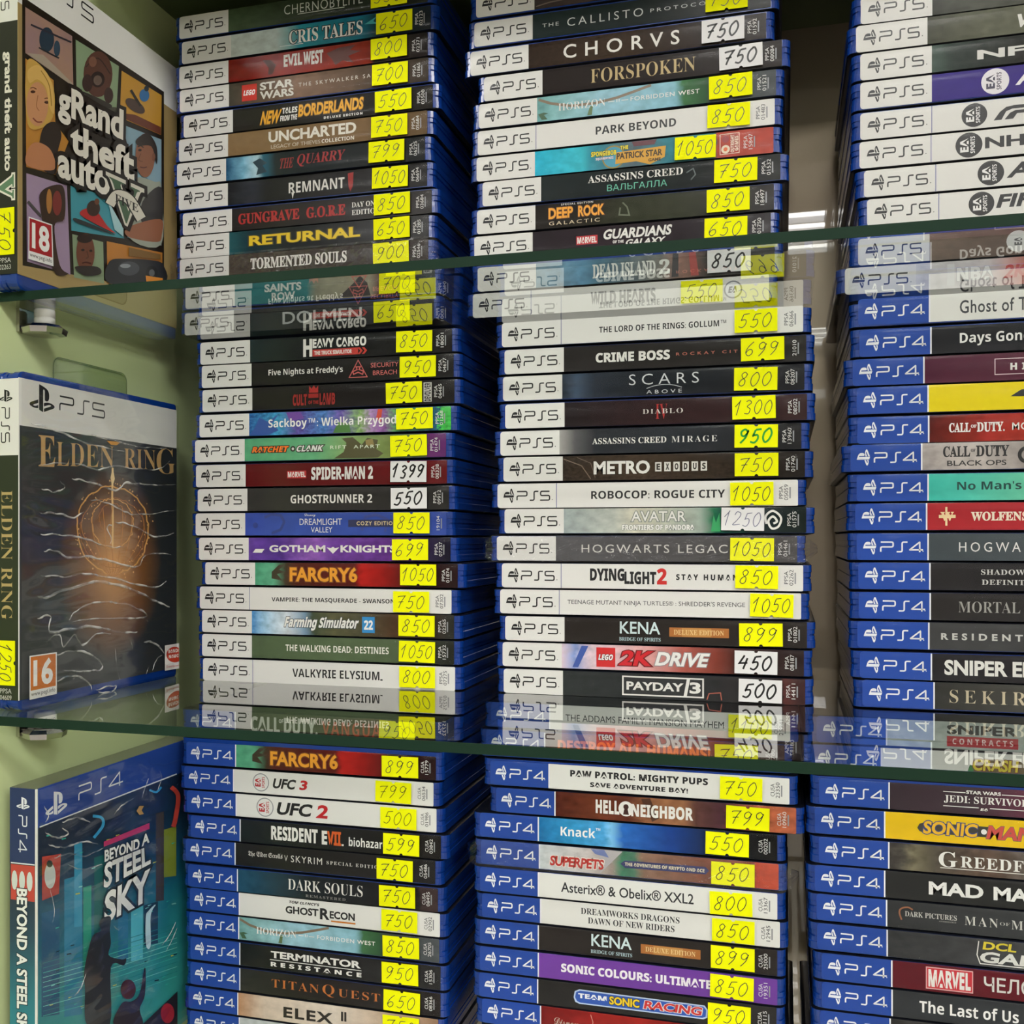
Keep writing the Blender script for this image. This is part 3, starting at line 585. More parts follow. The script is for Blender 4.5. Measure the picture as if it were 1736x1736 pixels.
BL = ('B', 'lower shelf wall stack', [
 g(1223, 358, '4', 'dark spine, huge pale letters', [(358, '#2f3f32'), (500, '#46463a'), (900, '#3c3a30'), (1160, '#4a2a24'), (1450, '#2a2020')], [T('CALL', 443, 605, .72, .0, '#d2d2cb', 'B'), T('OF', 600, 624, .18, .2, '#d2d2cb', 'B'), T('DUTY.', 628, 815, .72, .0, '#d2d2cb', 'B'), T('VANGUARD', 840, 1270, .6, .0, '#b0442f', 'b', sp=1.2)], '950', (1160, 1358)),
 gd(1278, 360, '4', 'green and dark-red spine', far_cry(108), '899', (1175, 1377), '15779'),
 g(1319.4, 348, '4', 'white spine, red 3', 'w', ea(500, 44, 119, '#b01f26', '#e2e2e0', '#8f9296') + [T('UFC', 562, 698, .46, .0, K, 'R', .25), T('3', 712, 763, .44, .0, '#b81c24', 'R', .2)], '799', (1140, 1338), '06534', pen='#5c6012'),
 g(1360.7, 363, '4', 'white spine, red 2', 'w', ea(523, 46, 119, '#b01f26', '#e2e2e0', '#8f9296') + [T('UFC', 583, 790, .58, .0, K, 'R', .25), T('2', 805, 882, .6, .0, '#b81c24', 'R', .2)], '500', (1167, 1367), '01986', pen='#5c6012'),
 g(1403.4, 385, '4', 'black spine, orange numeral', [(385, '#212527'), (1470, '#1d1b19')], [T('RESIDENT', 557, 815, .64, .02, LG, 'B'), T('E', 838, 868, .62, .0, LG, 'B'), T('VII', 868, 945, .62, .0, '#cc5a22', 'B'), R_(948, 960, -.3, -.22, LG), T('biohazard', 988, 1200, .4, -.08, LG, 'b')], '599', (1183, 1383), '03842', amt=.2),
 g(1443, 357, '4', 'black spine, thin grey capitals', '#232222', [T('The Elder Scrolls', 430, 620, .28, .06, '#cfcdc8', 'f'), T('V', 630, 649, .26, .02, '#cfcdc8', 'r'), T('SKYRIM', 667, 840, .3, .02, '#d8d6d0', 'r', sp=1.25), T('SPECIAL EDITION', 865, 1175, .15, .0, '#cfcdc8', 's', sp=1.4)], '750', (1147, 1347), '05486'),
 g(1487.3, 370, '4', 'blue-black spine', [(370, '#25506a'), (600, '#223a48'), (750, '#1f262b'), (1370, '#1f1c1c'), (1390, '#3c2f2f'), (1480, '#3c2f2f')], [T('DARK SOULS', 650, 1065, .5, .06, LG, 't'), T('REMASTERED', 748, 970, .12, -.38, '#8a8886', 's', sp=1.3)], '750', (1160, 1360), '08495'),
 g(1527, 380, '4', 'white spine, tiny orange bar', 'w', [T("TOM CLANCY'S", 655, 825, .12, .34, K, 'B', .2), T('GHOST', 637, 820, .34, -.02, K, 'R'), T('R', 828, 882, .5, -.04, K, 'R'), T('ECON', 882, 1022, .34, -.04, K, 'R'), R_(890, 1025, -.36, -.29, '#c8741e')], '750', (1173, 1372), '02902'),
 gd(1567.6, 377, '4', 'pale sky-blue spine', horizon(377, 475, 697, 812, 1175), '850', (1180, 1382), '26705'),
 g(1611, 383, '4', 'black spine, block capitals', '#1f1f1f', [T('TERMINATOR', 555, 1055, .32, .16, LG, 'R'), R_(550, 1058, -.1, -.07, LG), T('RESISTANCE', 555, 1058, .2, -.28, LG, 'B', sp=1.7)], '950', (1175, 1377), '15306'),
 g(1653.7, 383, '4', 'black spine, copper capitals', [(383, '#2e2e2b'), (700, '#211e1d'), (1480, '#201c1a')], [T('TITAN', 560, 822, .38, .02, '#bd6c30', 't', sp=1.2), T('Q', 842, 908, .55, .0, '#bd6c30', 't'), T('UEST', 930, 1162, .36, -.02, '#bd6c30', 't', sp=1.2)], '650', (1185, 1387), '08366'),
 g(1695, 372, '4', 'sandstone beige spine', [(372, '#b0825e'), (520, '#c9b8a6'), (900, '#d6cabc'), (1180, '#bca690'), (1480, '#94745a')], [T('ELEX', 625, 900, .48, -.08, '#241f1b', 'R', sp=1.2), T('II', 945, 975, .42, .08, '#241f1b', 'R')], '750', (1180, 1382), amt=.3),
 g(1736.5, 380, '4', 'pale grey spine', [(380, '#b8bdbd'), (1480, '#9aa0a2')])])
TM = ('F', 'upper shelf central stack', [
 g(4, 353, '5', 'brown-black spine', [(353, '#3c3636'), (700, '#4a3a34'), (1280, '#2a2422')], [L_([(360, -.4), (420, -.3), (600, -.2), (760, -.42)], .05, '#6a5a50')]),
 g(54, 345, '5', 'green-black spaced-letter spine', [(345, '#222e2e'), (800, '#1e2727'), (1350, '#181c1c')], [T('THE', 388, 460, .15, .0, '#c9d0cd', 'r', sp=1.3), T('CALLISTO', 497, 830, .34, .0, '#d2d8d5', 'n', sp=1.4), T('PROTOCOL', 862, 1135, .15, .0, '#c9d0cd', 'r', sp=1.5)], '750', (1105, 1290)),
 g(103.4, 327, '5', 'speckled brown-black spine', [(327, '#2f251f'), (700, '#382c22'), (1080, '#281f1b'), (1380, '#2a2422')], [T('CHORVS', 480, 990, .58, .0, '#e8e6e0', 'm', sp=1.7)], '750', (1088, 1275), '01592', white=1, amt=.9, nsc=90),
 g(146.7, 388, '5', 'black spine, dull-gold letters', '#272221', [T('FORSPOKEN', 600, 1060, .58, .0, '#b39d6c', 't')], '750', (1165, 1355), '08084', white=1),
 gd(193, 365, '5', 'pale sky-blue spine', horizon(365, 458, 665, 775, 1118), '850', (1120, 1310), '01521'),
 g(239, 360, '5', 'white spine, black capitals', 'w', [T('PARK BEYOND', 622, 975, .34, .0, K, 'b')], '850', (1113, 1300), '01483'),
 g(283.7, 355, '5', 'turquoise and brick spine', [(355, '#2fa8c4'), (560, '#42b2c2'), (600, '#3a8a9a'), (780, '#5a6a72'), (950, '#3a7a86'), (1140, '#3a7078'), (1155, '#a84c40'), (1380, '#a4463c')], [D_(700, -.05, .48, '#8a7a3a'), D_(700, -.05, .42, '#3f8fa8'), P_([(780, .5), (890, .5), (880, .3), (790, .3)], '#5a3038'), T('SPONGEBOB', 602, 712, .2, .14, '#d8c832', 'B', out='#2a4a30', ow=.07), T('SQUAREPANTS', 622, 700, .12, -.08, LG, 'B', out='#20408a', ow=.07), P_([(708, -.35), (712, .12), (930, .2), (925, -.25), (860, -.5), (800, -.32)], '#c4922a'), T('THE', 730, 765, .16, .3, '#d8c832', 'B', out='#2a4a30', ow=.07), T('PATRICK STAR', 714, 915, .27, -.04, '#3a2c14', 'R'), T('GAME', 853, 908, .13, -.32, '#3a2c14', 'R')] + [L_([(1168, -.4), (1168, .4), (1252, .42), (1252, -.38)], .03, '#e8c8b8', True), D_(1192, .2, .14, '#8a2a30'), D_(1192, -.2, .17, '#e8d8c0'), D_(1192, -.2, .08, '#c8581e'), T('OUTRIGHT', 1214, 1230, .7, .0, '#f0d8c8', 'B', rot=90), T('GAMES', 1232, 1248, .6, .0, '#f0d8c8', 'B', rot=90)], '1050', (970, 1150), '15847', cx=66),
 g(326, 382, '5', 'black-green two-line spine', [(382, '#232a2b'), (900, '#1f2526'), (1380, '#1b1d1d')], [T('ASSASSINS CREED', 588, 1005, .3, .2, LG, 's'), T('ВАЛЬГАЛЛА', 672, 935, .26, -.22, '#62b39a', 'r'), L_([(1020, .1), (1050, .25), (1060, .0), (1040, -.2)], .05, '#4a5655')], '750', (1143, 1332), '01532'),
 g(373.6, 357, '5', 'black spine, amber blocks', [(357, '#221f1d'), (600, '#28251f'), (750, '#33362a'), (1000, '#33362a'), (1380, '#1d1a1a')], [T('SPECIAL EDITION', 470, 610, .08, .44, LG, 'm', sp=1.3), T('DEEP', 415, 522, .46, .1, '#e39b2c', 'R', out='#5a2c08'), T('ROCK', 545, 660, .46, .1, '#e39b2c', 'R', out='#5a2c08'), T('GALACTIC', 417, 640, .15, -.32, '#d8c8a8', 'r', sp=1.4), L_([(730, .1), (725, -.2), (770, -.25), (760, .1), (740, .3)], .06, '#5e6450')], '850', (1110, 1298), '18497'),
 g(418.8, 345, '5', 'black spine, red badge', [(345, '#251f24'), (700, '#2c242a'), (1300, '#201c20')], marvel(537, 630, .36) + [T('GUARDIANS', 652, 960, .42, .16, LG, 'R', .2), T('OF THE', 697, 745, .12, -.17, LG, 'B'), T('GALAXY', 750, 930, .26, -.24, LG, 'R', .3)], '650', (1100, 1288), '01750'),
 g(471.5, 360, '5', 'steel-blue ruined-letter spine', [(360, '#7d98a6'), (560, '#5f8fae'), (640, '#4a6f82'), (900, '#74746f'), (1000, '#8a6a60'), (1110, '#3a3836'), (1480, '#2c2c2c')], [P_([(960, .5), (985, .5), (985, -.45), (955, -.45)], '#2a2a2c'), P_([(1030, .5), (1060, .5), (1075, -.45), (1040, -.45)], '#9a3a34'), T('DEAD ISLAND', 608, 885, .6, .0, '#dfe2de', 'S'), T('2', 900, 948, .6, .0, '#dfe2de', 'S')], '850', (1113, 1303), white=1, amt=.8),
 g(516.5, 338, '5', 'white spine, ghostly grey letters', 'w', [T('WILD HEARTS', 600, 885, .56, .0, '#8d8d8b', 'B'), D_(1225, 0, .36, '#77787a'), D_(1225, 0, .3, '#e6e8ea'), T('EA', 1203, 1247, .26, 0, '#3a3c40', 'B', .2)], '550', (997, 1180), pen='#3a3c20')])
MM = ('F', 'middle shelf central stack', [
 g(566, 470, '5', 'white spine, small capitals', 'w', [T('THE LORD OF THE RINGS: GOLLUM™', 637, 1195, .25, .0, K, 'b')], '550', (1232, 1420), '06366'),
 g(612.3, 482, '5', 'black spine, bold white words', '#272524', [T('CRIME BOSS', 622, 948, .4, .0, LG, 'B'), T('ROCKAY CITY', 975, 1275, .12, .0, '#b86a58', 'm', sp=1.8)], '699', (1260, 1450), '21010'),
 g(657.8, 475, '5', 'night-blue spine', [(475, '#262f3a'), (540, '#3c4c60'), (620, '#252c36'), (800, '#1f242a'), (1500, '#191b1f')], [T('SCARS', 768, 1075, .44, .16, '#d5d9dd', 'n', sp=1.5), L_(spline([(845, -.22), (880, -.12), (922, -.08), (965, -.12), (1000, -.22)]), .025, '#c8ccd0'), T('ABOVE', 845, 1000, .15, -.36, '#c8ccd0', 'r', sp=1.6)], '800', (1230, 1420), '08207'),
 g(705, 485, '5', 'maroon-black spine', [(485, '#221c1e'), (900, '#2f1e20'), (1500, '#332122')], [T('IV', 885, 937, .62, .0, '#a8221f', 't'), T('DIABLO', 828, 1005, .2, .02, '#cfcac4', 't', sp=1.2)], '1300', (1222, 1412), '08502'),
 g(751.2, 463, '5', 'smoky silver-black spine', [(463, '#a09e9c'), (530, '#5a5a5c'), (620, '#2a2d32'), (900, '#2c3036'), (1500, '#222224')], [T('ASSASSINS CREED', 607, 932, .25, .0, LG, 's'), T('MIRAGE', 955, 1155, .25, .0, LG, 't', sp=1.3)], '950', (1232, 1422), '13960', pen='#12902a', pw=1.0),
 g(795.4, 477, '5', 'rusty brown-black spine', [(477, '#332b24'), (800, '#42362c'), (1230, '#2f2720'), (1500, '#221e1c')], [L_([(480, .4), (560, .1), (600, -.45)], .04, '#6a584a'), L_([(540, .45), (600, .2), (620, -.4)], .03, '#5a4a3e'), T('METRO', 613, 860, .55, .0, LG, 'R')] + [x for k in range(6) for x in (R_(883 + k * 40, 911 + k * 40, -.19, .19, '#dcdad4'), T('EXODUS'[k], 889 + k * 40, 905 + k * 40, .26, 0, '#2a2420', 'B'))], '750', (1233, 1424), '01740', amt=.9, nsc=70),
 g(840.6, 450, '5', 'white spine, wide capitals', 'w', [T('ROBOCOP: ROGUE CITY', 602, 1190, .33, .0, K, 'b')], '1050', (1213, 1403), '05059'),
 g(883.4, 482, '5', 'misty grey spine', [(482, '#97a3a2'), (700, '#b0b6ae'), (800, '#c8c6b4'), (1080, '#98a69c'), (1140, '#24684a'), (1190, '#1a4a40'), (1370, '#1c282a'), (1500, '#16201f')], [P_([(1128, -.45), (1140, .2), (1150, -.1), (1165, .3), (1170, -.45)], '#2f9a5c'), T('AVATAR', 778, 1018, .42, .17, '#eeeeea', 'm', out='#6a7470', ow=.05), T('FRONTIERS OF PANDORA', 738, 1055, .22, -.28, '#f0f0ec', 'B', out='#6a7470', ow=.06), L_(spline([(1372, -.15), (1368, .15), (1400, .36), (1435, .1), (1425, -.25), (1395, -.33), (1380, -.05), (1400, .14), (1418, -.05), (1402, -.14)]), .085, '#f0f0ec')], '1250', (1174, 1362), '01575', white=1, pen='#6a6e8a', pw=.4),
 g(929.7, 447, '5', 'graphite film-wrapped spine', [(447, '#525256'), (1480, '#454446')], [T('HOGWARTS LEGACY', 560, 1250, .34, .0, '#cdccc8', 'r', sp=1.25)], '1050', (1213, 1405), '01461', wrap=1, amt=.15),
 g(975.7, 470, '5', 'white spine, red numeral', 'w', [T('DYING', 597, 748, .52, .07, K, 'B'), T('LIGHT', 748, 888, .52, -.05, K, 'B'), T('2', 890, 934, .66, .02, '#c02a28', 'B'), T('STAY HUMAN', 975, 1245, .24, .0, K, 'B', sp=1.5)], '850', (1235, 1423), '02262'),
 g(1020, 462, '5', 'white spine, thin long title', 'w', [T("TEENAGE MUTANT NINJA TURTLES® : SHREDDER'S REVENGE", 498, 1278, .24, .0, '#33353a', 'r')], '1050', (1300, 1490)),
 gd(1065.6, 485, '5', 'black spine, bronze plaque', kena(0), '899', (1252, 1443), '01802'),
 g(1110, 473, '5', 'pastel-to-red spine', [(473, '#dccad6'), (530, '#7f94c6'), (600, '#dcc6d0'), (850, '#d09a98'), (1000, '#a85a50'), (1150, '#7a3a30'), (1250, '#3a2624'), (1500, '#2a2020')], [P_([(520, -.45), (560, .45), (590, .45), (545, -.45)], '#3a549c'), R_(625, 708, -.4, .4, '#c8282a'), T('LEGO', 633, 700, .24, .0, '#ffffff', 'B', .2, out='#1c1616', ow=.06), T('2K', 722, 885, .62, .0, '#c4202a', 'R', .3, out='#6a1016', ow=.05), T('DRIVE', 880, 1125, .56, .0, '#f2f2f0', 'R', .3, out='#8a8488', ow=.04)], '450', (1232, 1420), '08187', white=1),
 g(1155.5, 478, '5', 'dark spine, framed title', [(478, '#2e3232'), (1100, '#2a2c2e'), (1440, '#2e2626'), (1450, '#542e2c'), (1510, '#3a2424')], [R_(738, 1097, -.4, .4, LG), R_(745, 1090, -.34, .34, '#26282a'), T('PAYDAY', 757, 1008, .34, .0, LG, 'R'), P_([(1008, -.34), (1022, -.34), (1036, .34), (1022, .34)], LG), T('3', 1034, 1083, .46, .0, LG, 'R'), L_([(1110, -.45), (1120, -.2), (1170, -.15), (1175, -.45)], .04, '#a85a4a')], '500', (1250, 1440), '14411', white=1)])
BM = ('F', 'lower shelf central stack', [
 g(1212.5, 420, '4', 'white spine, thin capitals', 'w', [T('THE ADDAMS FAMILY: MANSION MAYHEM', 490, 1185, .28, .0, '#26282c', 'r')], '1100', (1205, 1395), '25941', pen='#4a4c20'),
 g(1259.5, 398, '4', 'rust spine, orange letters', [(398, '#4f3836'), (700, '#74463a'), (1140, '#5e3e38'), (1430, '#3a2a2a')], [T('DESTROY ALL HUMANS!', 455, 1125, .5, .0, '#e57c30', 'B')], '750', (1145, 1335), '17780'),
 g(1312, 417, '4', 'white two-line black-print spine', 'w', [T('PAW PATROL: MIGHTY PUPS', 510, 1115, .28, .18, K, 'B', sp=1.05), T('SAVE ADVENTURE BAY!', 597, 1027, .2, -.24, K, 'B', sp=1.05)], '750', (1168, 1354), '23350'),
 g(1358.4, 443, '4', 'brown wooden-toned spine', [(443, '#4a1d14'), (640, '#6a3420'), (760, '#5a2c20'), (850, '#8a5a3e'), (1000, '#9a6a4a'), (1060, '#5a3a34'), (1180, '#4a2a34'), (1380, '#b05e3e'), (1480, '#ac5c40')], [P_([(820, .45), (860, .5), (900, -.3), (870, -.45)], '#4a2a1a'), T('HELL', 622, 726, .56, .02, '#f4f2ee', 'B'), D_(755, 0, .31, '#f4f2ee'), D_(755, .08, .11, '#3a1d18'), P_([(748, .0), (762, .0), (768, -.24), (742, -.24)], '#3a1d18'), T('NEIGHBOR', 778, 1050, .52, -.03, '#f4f2ee', 'B')], '799', (1195, 1385), '10960', amt=.7),
 g(1400.9, 370, '4', 'bright-to-navy blue spine', [(370, '#1f6fa8'), (520, '#2f8cc0'), (660, '#4a9fd8'), (690, '#7abce8'), (740, '#2a66b8'), (950, '#1a3f8a'), (1100, '#14284e'), (1290, '#121418'), (1390, '#101010')], [T('Knack', 468, 620, .4, .0, '#f6f8fa', 'b'), T('™', 622, 642, .1, .18, '#f6f8fa', 'r')], '550', (1105, 1295), '00202'),
 g(1447, 375, '4', 'white-and-rust film-wrapped spine', [(375, '#ccd4d8'), (600, '#c6bebc'), (690, '#a0928a'), (740, '#3a7a5e'), (790, '#4a7a62'), (830, '#8a6a58'), (1100, '#7a4a3c'), (1310, '#8a4a3c'), (1325, '#b8442e'), (1395, '#bc482e')], [P_([(640, -.5), (700, .1), (740, .5), (640, .5)], '#b4b0b4'), P_([(600, .5), (620, .3), (680, .2), (660, .5)], '#6a7ab0'), T('SUPERPETS', 420, 660, .42, -.12, '#b8241e', 'R', .1, out='#f0e0d8', ow=.06), P_([(730, .0), (750, .14), (1105, .16), (1120, .02), (1105, -.14), (750, -.16)], '#2c3468'), T('THE ADVENTURES OF KRYPTO AND ACE', 750, 1100, .14, .0, '#d8cfb4', 'B')], '850', (1130, 1320), wrap=1),
 g(1494, 370, '4', 'white mixed-case spine', 'w', [T('Asterix® & Obelix® XXL2', 470, 1052, .44, .0, '#26282c', 'm')], '800', (1123, 1310), '13367'),
 g(1538.4, 380, '4', 'white two-line serif spine', 'w', [T('DREAMWORKS DRAGONS', 557, 990, .26, .18, '#26282c', 's'), T('DAWN OF NEW RIDERS', 588, 968, .26, -.19, '#26282c', 's')], '850', (1133, 1320), '12945'),
 gd(1582.8, 370, '4', 'black spine, bronze plaque', kena(125), '899', (1128, 1320), '25000'),
 g(1629, 370, '4', 'violet spine', [(370, '#70409c'), (1395, '#6a3c94')], [T('SONIC COLOURS: ULTIMATE', 470, 1130, .36, .0, '#f4f0f8', 'B')], '850', (1125, 1316), '19351', amt=.1),
 g(1673.5, 367, '4', 'black spine, blue race badge', '#272625', [P_([(525, -.05), (532, -.24), (550, -.3), (1095, -.3), (1112, -.22), (1114, .1), (1100, .26), (550, .3), (530, .2)], '#b8cbe8'), P_([(531, -.04), (540, -.2), (555, -.25), (1090, -.25), (1105, -.18), (1107, .08), (1095, .21), (553, .25), (536, .17)], '#2a52a8'), T('TEAM', 545, 670, .2, .04, '#f0f4fa', 'B'), T('SONIC', 682, 814, .34, .0, '#e8c628', 'R', out='#2a2a18', ow=.05), T('RACING', 832, 1092, .34, .0, '#c03030', 'R', .2, out='#e8e0e0', ow=.05)], '950', (1115, 1303), '11115'),
 g(1718, 380, '4', 'brick-red spine', [(380, '#6a1a1a'), (600, '#8a201d'), (800, '#94241f'), (1100, '#6a1816'), (1395, '#4a1414')], [T('Disney', 440, 545, .42, -.1, '#b8a294', 'c'), L_([(600, .4), (610, .1), (602, -.3)], .03, '#c88a7a')])])
RR = ('L', 'upper shelf third stack', [
 g(12, 1058, '5', 'dark grey-green spine', [(1058, '#33352f'), (1300, '#4c4e47'), (2800, '#4a4a44')]),
 g(60.4, 1027, '5', 'grey-green speedy-letter spine', [(1027, '#42443a'), (1400, '#5a5c4e'), (2800, '#66665a')], [T('WRC', 1575, 1960, .5, -.05, '#d8d8d2', 'R', .3)]),
 g(108, 1055, '5', 'sooty spine, wide grey letters', [(1055, '#46564f'), (1200, '#333b38'), (1645, '#2d2d2c'), (2800, '#2a2a2a')], [T('NFS', 1345, 1770, .36, -.05, '#d2d2ce', 'R')], amt=.8),
 g(157, 1055, '5', 'indigo spine, white roundel', [(1055, '#3f357a'), (2800, '#43397e')], ea(1460, 80, 166, '#2a2540', '#eceaf0') + [T('A', 1588, 1740, .5, .02, '#f2f2f4', 'R', .2)], amt=.15),
 g(209.4, 1055, '5', 'white spine, slanted black logo', 'w', ea(1327, 74, 166, '#f0f0f0', '#1c1c1e') + [P_([(1450, -.28), (1490, .02), (1530, .18), (1580, .22), (1900, .22), (1860, .1), (1570, .1), (1530, .02), (1500, -.28)], K), P_([(1520, -.28), (1555, -.05), (1590, .03), (1840, .03), (1800, -.09), (1600, -.09), (1575, -.28)], K), P_([(1900, -.28), (1990, .22), (2040, .22), (1950, -.28)], K)]),
 g(258.4, 1050, '5', 'white spine, upright black initials', 'w', ea(1292, 78, 166, '#f0f0f0', '#1c1c1e') + [T('NHL', 1395, 1745, .42, .02, K, 'R')]),
 g(307.4, 1080, '5', 'white spine, lone slanted capital', 'w', ea(1432, 76, 166, '#f0f0f0', '#1c1c1e') + [T('A', 1532, 1720, .56, .04, K, 'R', .3)]),
 g(356.5, 1100, '5', 'white spine, slanted black word', 'w', ea(1372, 74, 166, '#f0f0f0', '#1c1c1e') + [T('FIFA', 1465, 1830, .5, .04, K, 'R', .3)]),
 g(424, 1138, '5', 'brown-grey spine', [(1138, '#76665c'), (1900, '#5e4e48'), (2900, '#4a3a36')], [D_(1757, 0, .4, '#d8d8da'), T('EA', 1730, 1784, .3, 0, '#4a4a4c', 'B', rot=90)], o=1300, s=4.125),
 g(474, 997, '5', 'white-to-pink spine', [(997, '#cfcfd4'), (1480, '#ccc4c8'), (1720, '#b8746a'), (2800, '#a85a50')], [R_(1205, 1255, -.4, .4, '#d8d8dc'), T('NBA', 1270, 1515, .5, .0, '#f0f0f2', 'B', out='#a8a8b0', ow=.03), T('2K', 1580, 1760, .5, 0, '#b03a34', 'R', .2)], s=3.945)])
MR = ('M', 'middle shelf third stack', [
 g(527, 1088, '4', 'off-white spine', 'w', [T('Ghost of Tsushima', 1290, 2075, .5, .0, '#33353a', 'm', sp=1.08)]),
 g(580.5, 1097, '4', 'black spine, rounded white words', '#25262a', [T('Days Gone', 1290, 1765, .5, -.02, '#f2f2f2', 'b')]),
 g(630, 1050, '4', 'plum spine, boxed capitals', [(1050, '#4e2236'), (1720, '#562a3a'), (2800, '#4e2236')], [L_([(1525, -.28), (1525, .3), (2160, .3), (2160, -.28)], .03, '#e0c8ce', True), T('HITMAN', 1628, 2060, .26, .0, LG, 'B', sp=1.8)], amt=.15),
 g(678, 1078, '4', 'bright yellow spine', [(1078, '#dcc81e'), (2800, '#dcc820')], [P_([(1628, -.02), (1700, .22), (1760, .26), (1720, .1), (2300, .1), (2260, -.02), (1690, -.03)], K)], amt=.08),
 g(729, 1082, '4', 'brick-red white-titled spine', [(1082, '#4e1c1a'), (1300, '#7a2820'), (1500, '#98302a'), (2000, '#a63a2c'), (2800, '#702420')], [T('CALL', 1218, 1362, .36, .02, LG, 'S'), T('OF', 1364, 1402, .12, .06, LG, 'S'), T('DUTY.', 1404, 1590, .36, .02, LG, 'S'), T('MODERN WARFARE', 1640, 2350, .28, .02, LG, 'm', sp=1.1)]),
 g(775.7, 1035, '4', 'light stone-grey spine', [(1035, '#a49c9a'), (1400, '#bab2ae'), (1720, '#98908e'), (2800, '#888080')], [T('CALL', 1178, 1360, .42, .17, '#242426', 'S'), T('OF', 1364, 1394, .12, .2, '#242426', 'S'), T('DUTY', 1398, 1620, .42, .17, '#242426', 'S'), T('BLACK OPS', 1205, 1602, .2, -.27, '#242426', 'm'), D_(1742, 0, .33, '#242426'), D_(1742, 0, .2, '#98908e')]),
 g(827, 1078, '4', 'sea-green spine', [(1078, '#3fb0a0'), (1300, '#4ab5a4'), (1720, '#62b89a'), (2800, '#5aa88c')], [T("No Man's Sky", 1272, 1905, .42, .0, '#10403e', 'b')], amt=.2),
 g(876, 1068, '4', 'red spine, gilt emblem', [(1068, '#a22c32'), (2800, '#a83038')], [T('W', 1160, 1250, .34, .0, '#e8cfa0', 'S'), R_(1150, 1262, -.06, .06, '#e8cfa0'), R_(1193, 1207, -.35, .36, '#e8cfa0'), T('WOLFENSTEIN', 1365, 1940, .34, .0, '#efe3cf', 'S')], amt=.15),
 g(927, 1078, '4', 'slate grey spine', [(1078, '#3e464a'), (1720, '#474e52'), (2800, '#40474b')], [T('HOGWARTS LEGACY', 1285, 2400, .36, .0, '#d8d8d6', 'r', sp=1.45)], amt=.15),
 g(976.5, 1090, '4', 'black spine, two serif lines', '#29282a', [T('SHADOW WARRIOR', 1432, 2080, .2, .18, '#c9c9c6', 's', sp=1.1), T('DEFINITIVE EDITION', 1437, 2180, .2, -.2, '#c9c9c6', 's', sp=1.1)]),
 g(1027, 1092, '4', 'black spine, faint thin capitals', [(1092, '#2c2a2a'), (2800, '#303032')], [T('MORTAL KOMBAT', 1280, 2160, .42, .0, '#94948f', 't')], amt=.2),
 g(1076.6, 1083, '4', 'dark grey widely lettered spine', [(1083, '#3e3f40'), (2800, '#454647')], [T('RESIDENT EVIL', 1165, 2030, .26, .0, '#b8b8b4', 'R', sp=1.7)], amt=.2),
 g(1128.5, 1100, '4', 'black spine, giant white capitals', '#28272a', [T('SNIPER ELITE', 1187, 1960, .58, .0, '#e2e2de', 'R')]),
 g(1176.7, 1118, '4', 'dark olive-grey spine', [(1118, '#2f2f2d'), (1720, '#42423e'), (2800, '#3a3a36')], [T('SEKIRO', 1222, 1860, .5, .0, '#b6aa90', 't', sp=1.45)], amt=.2)])
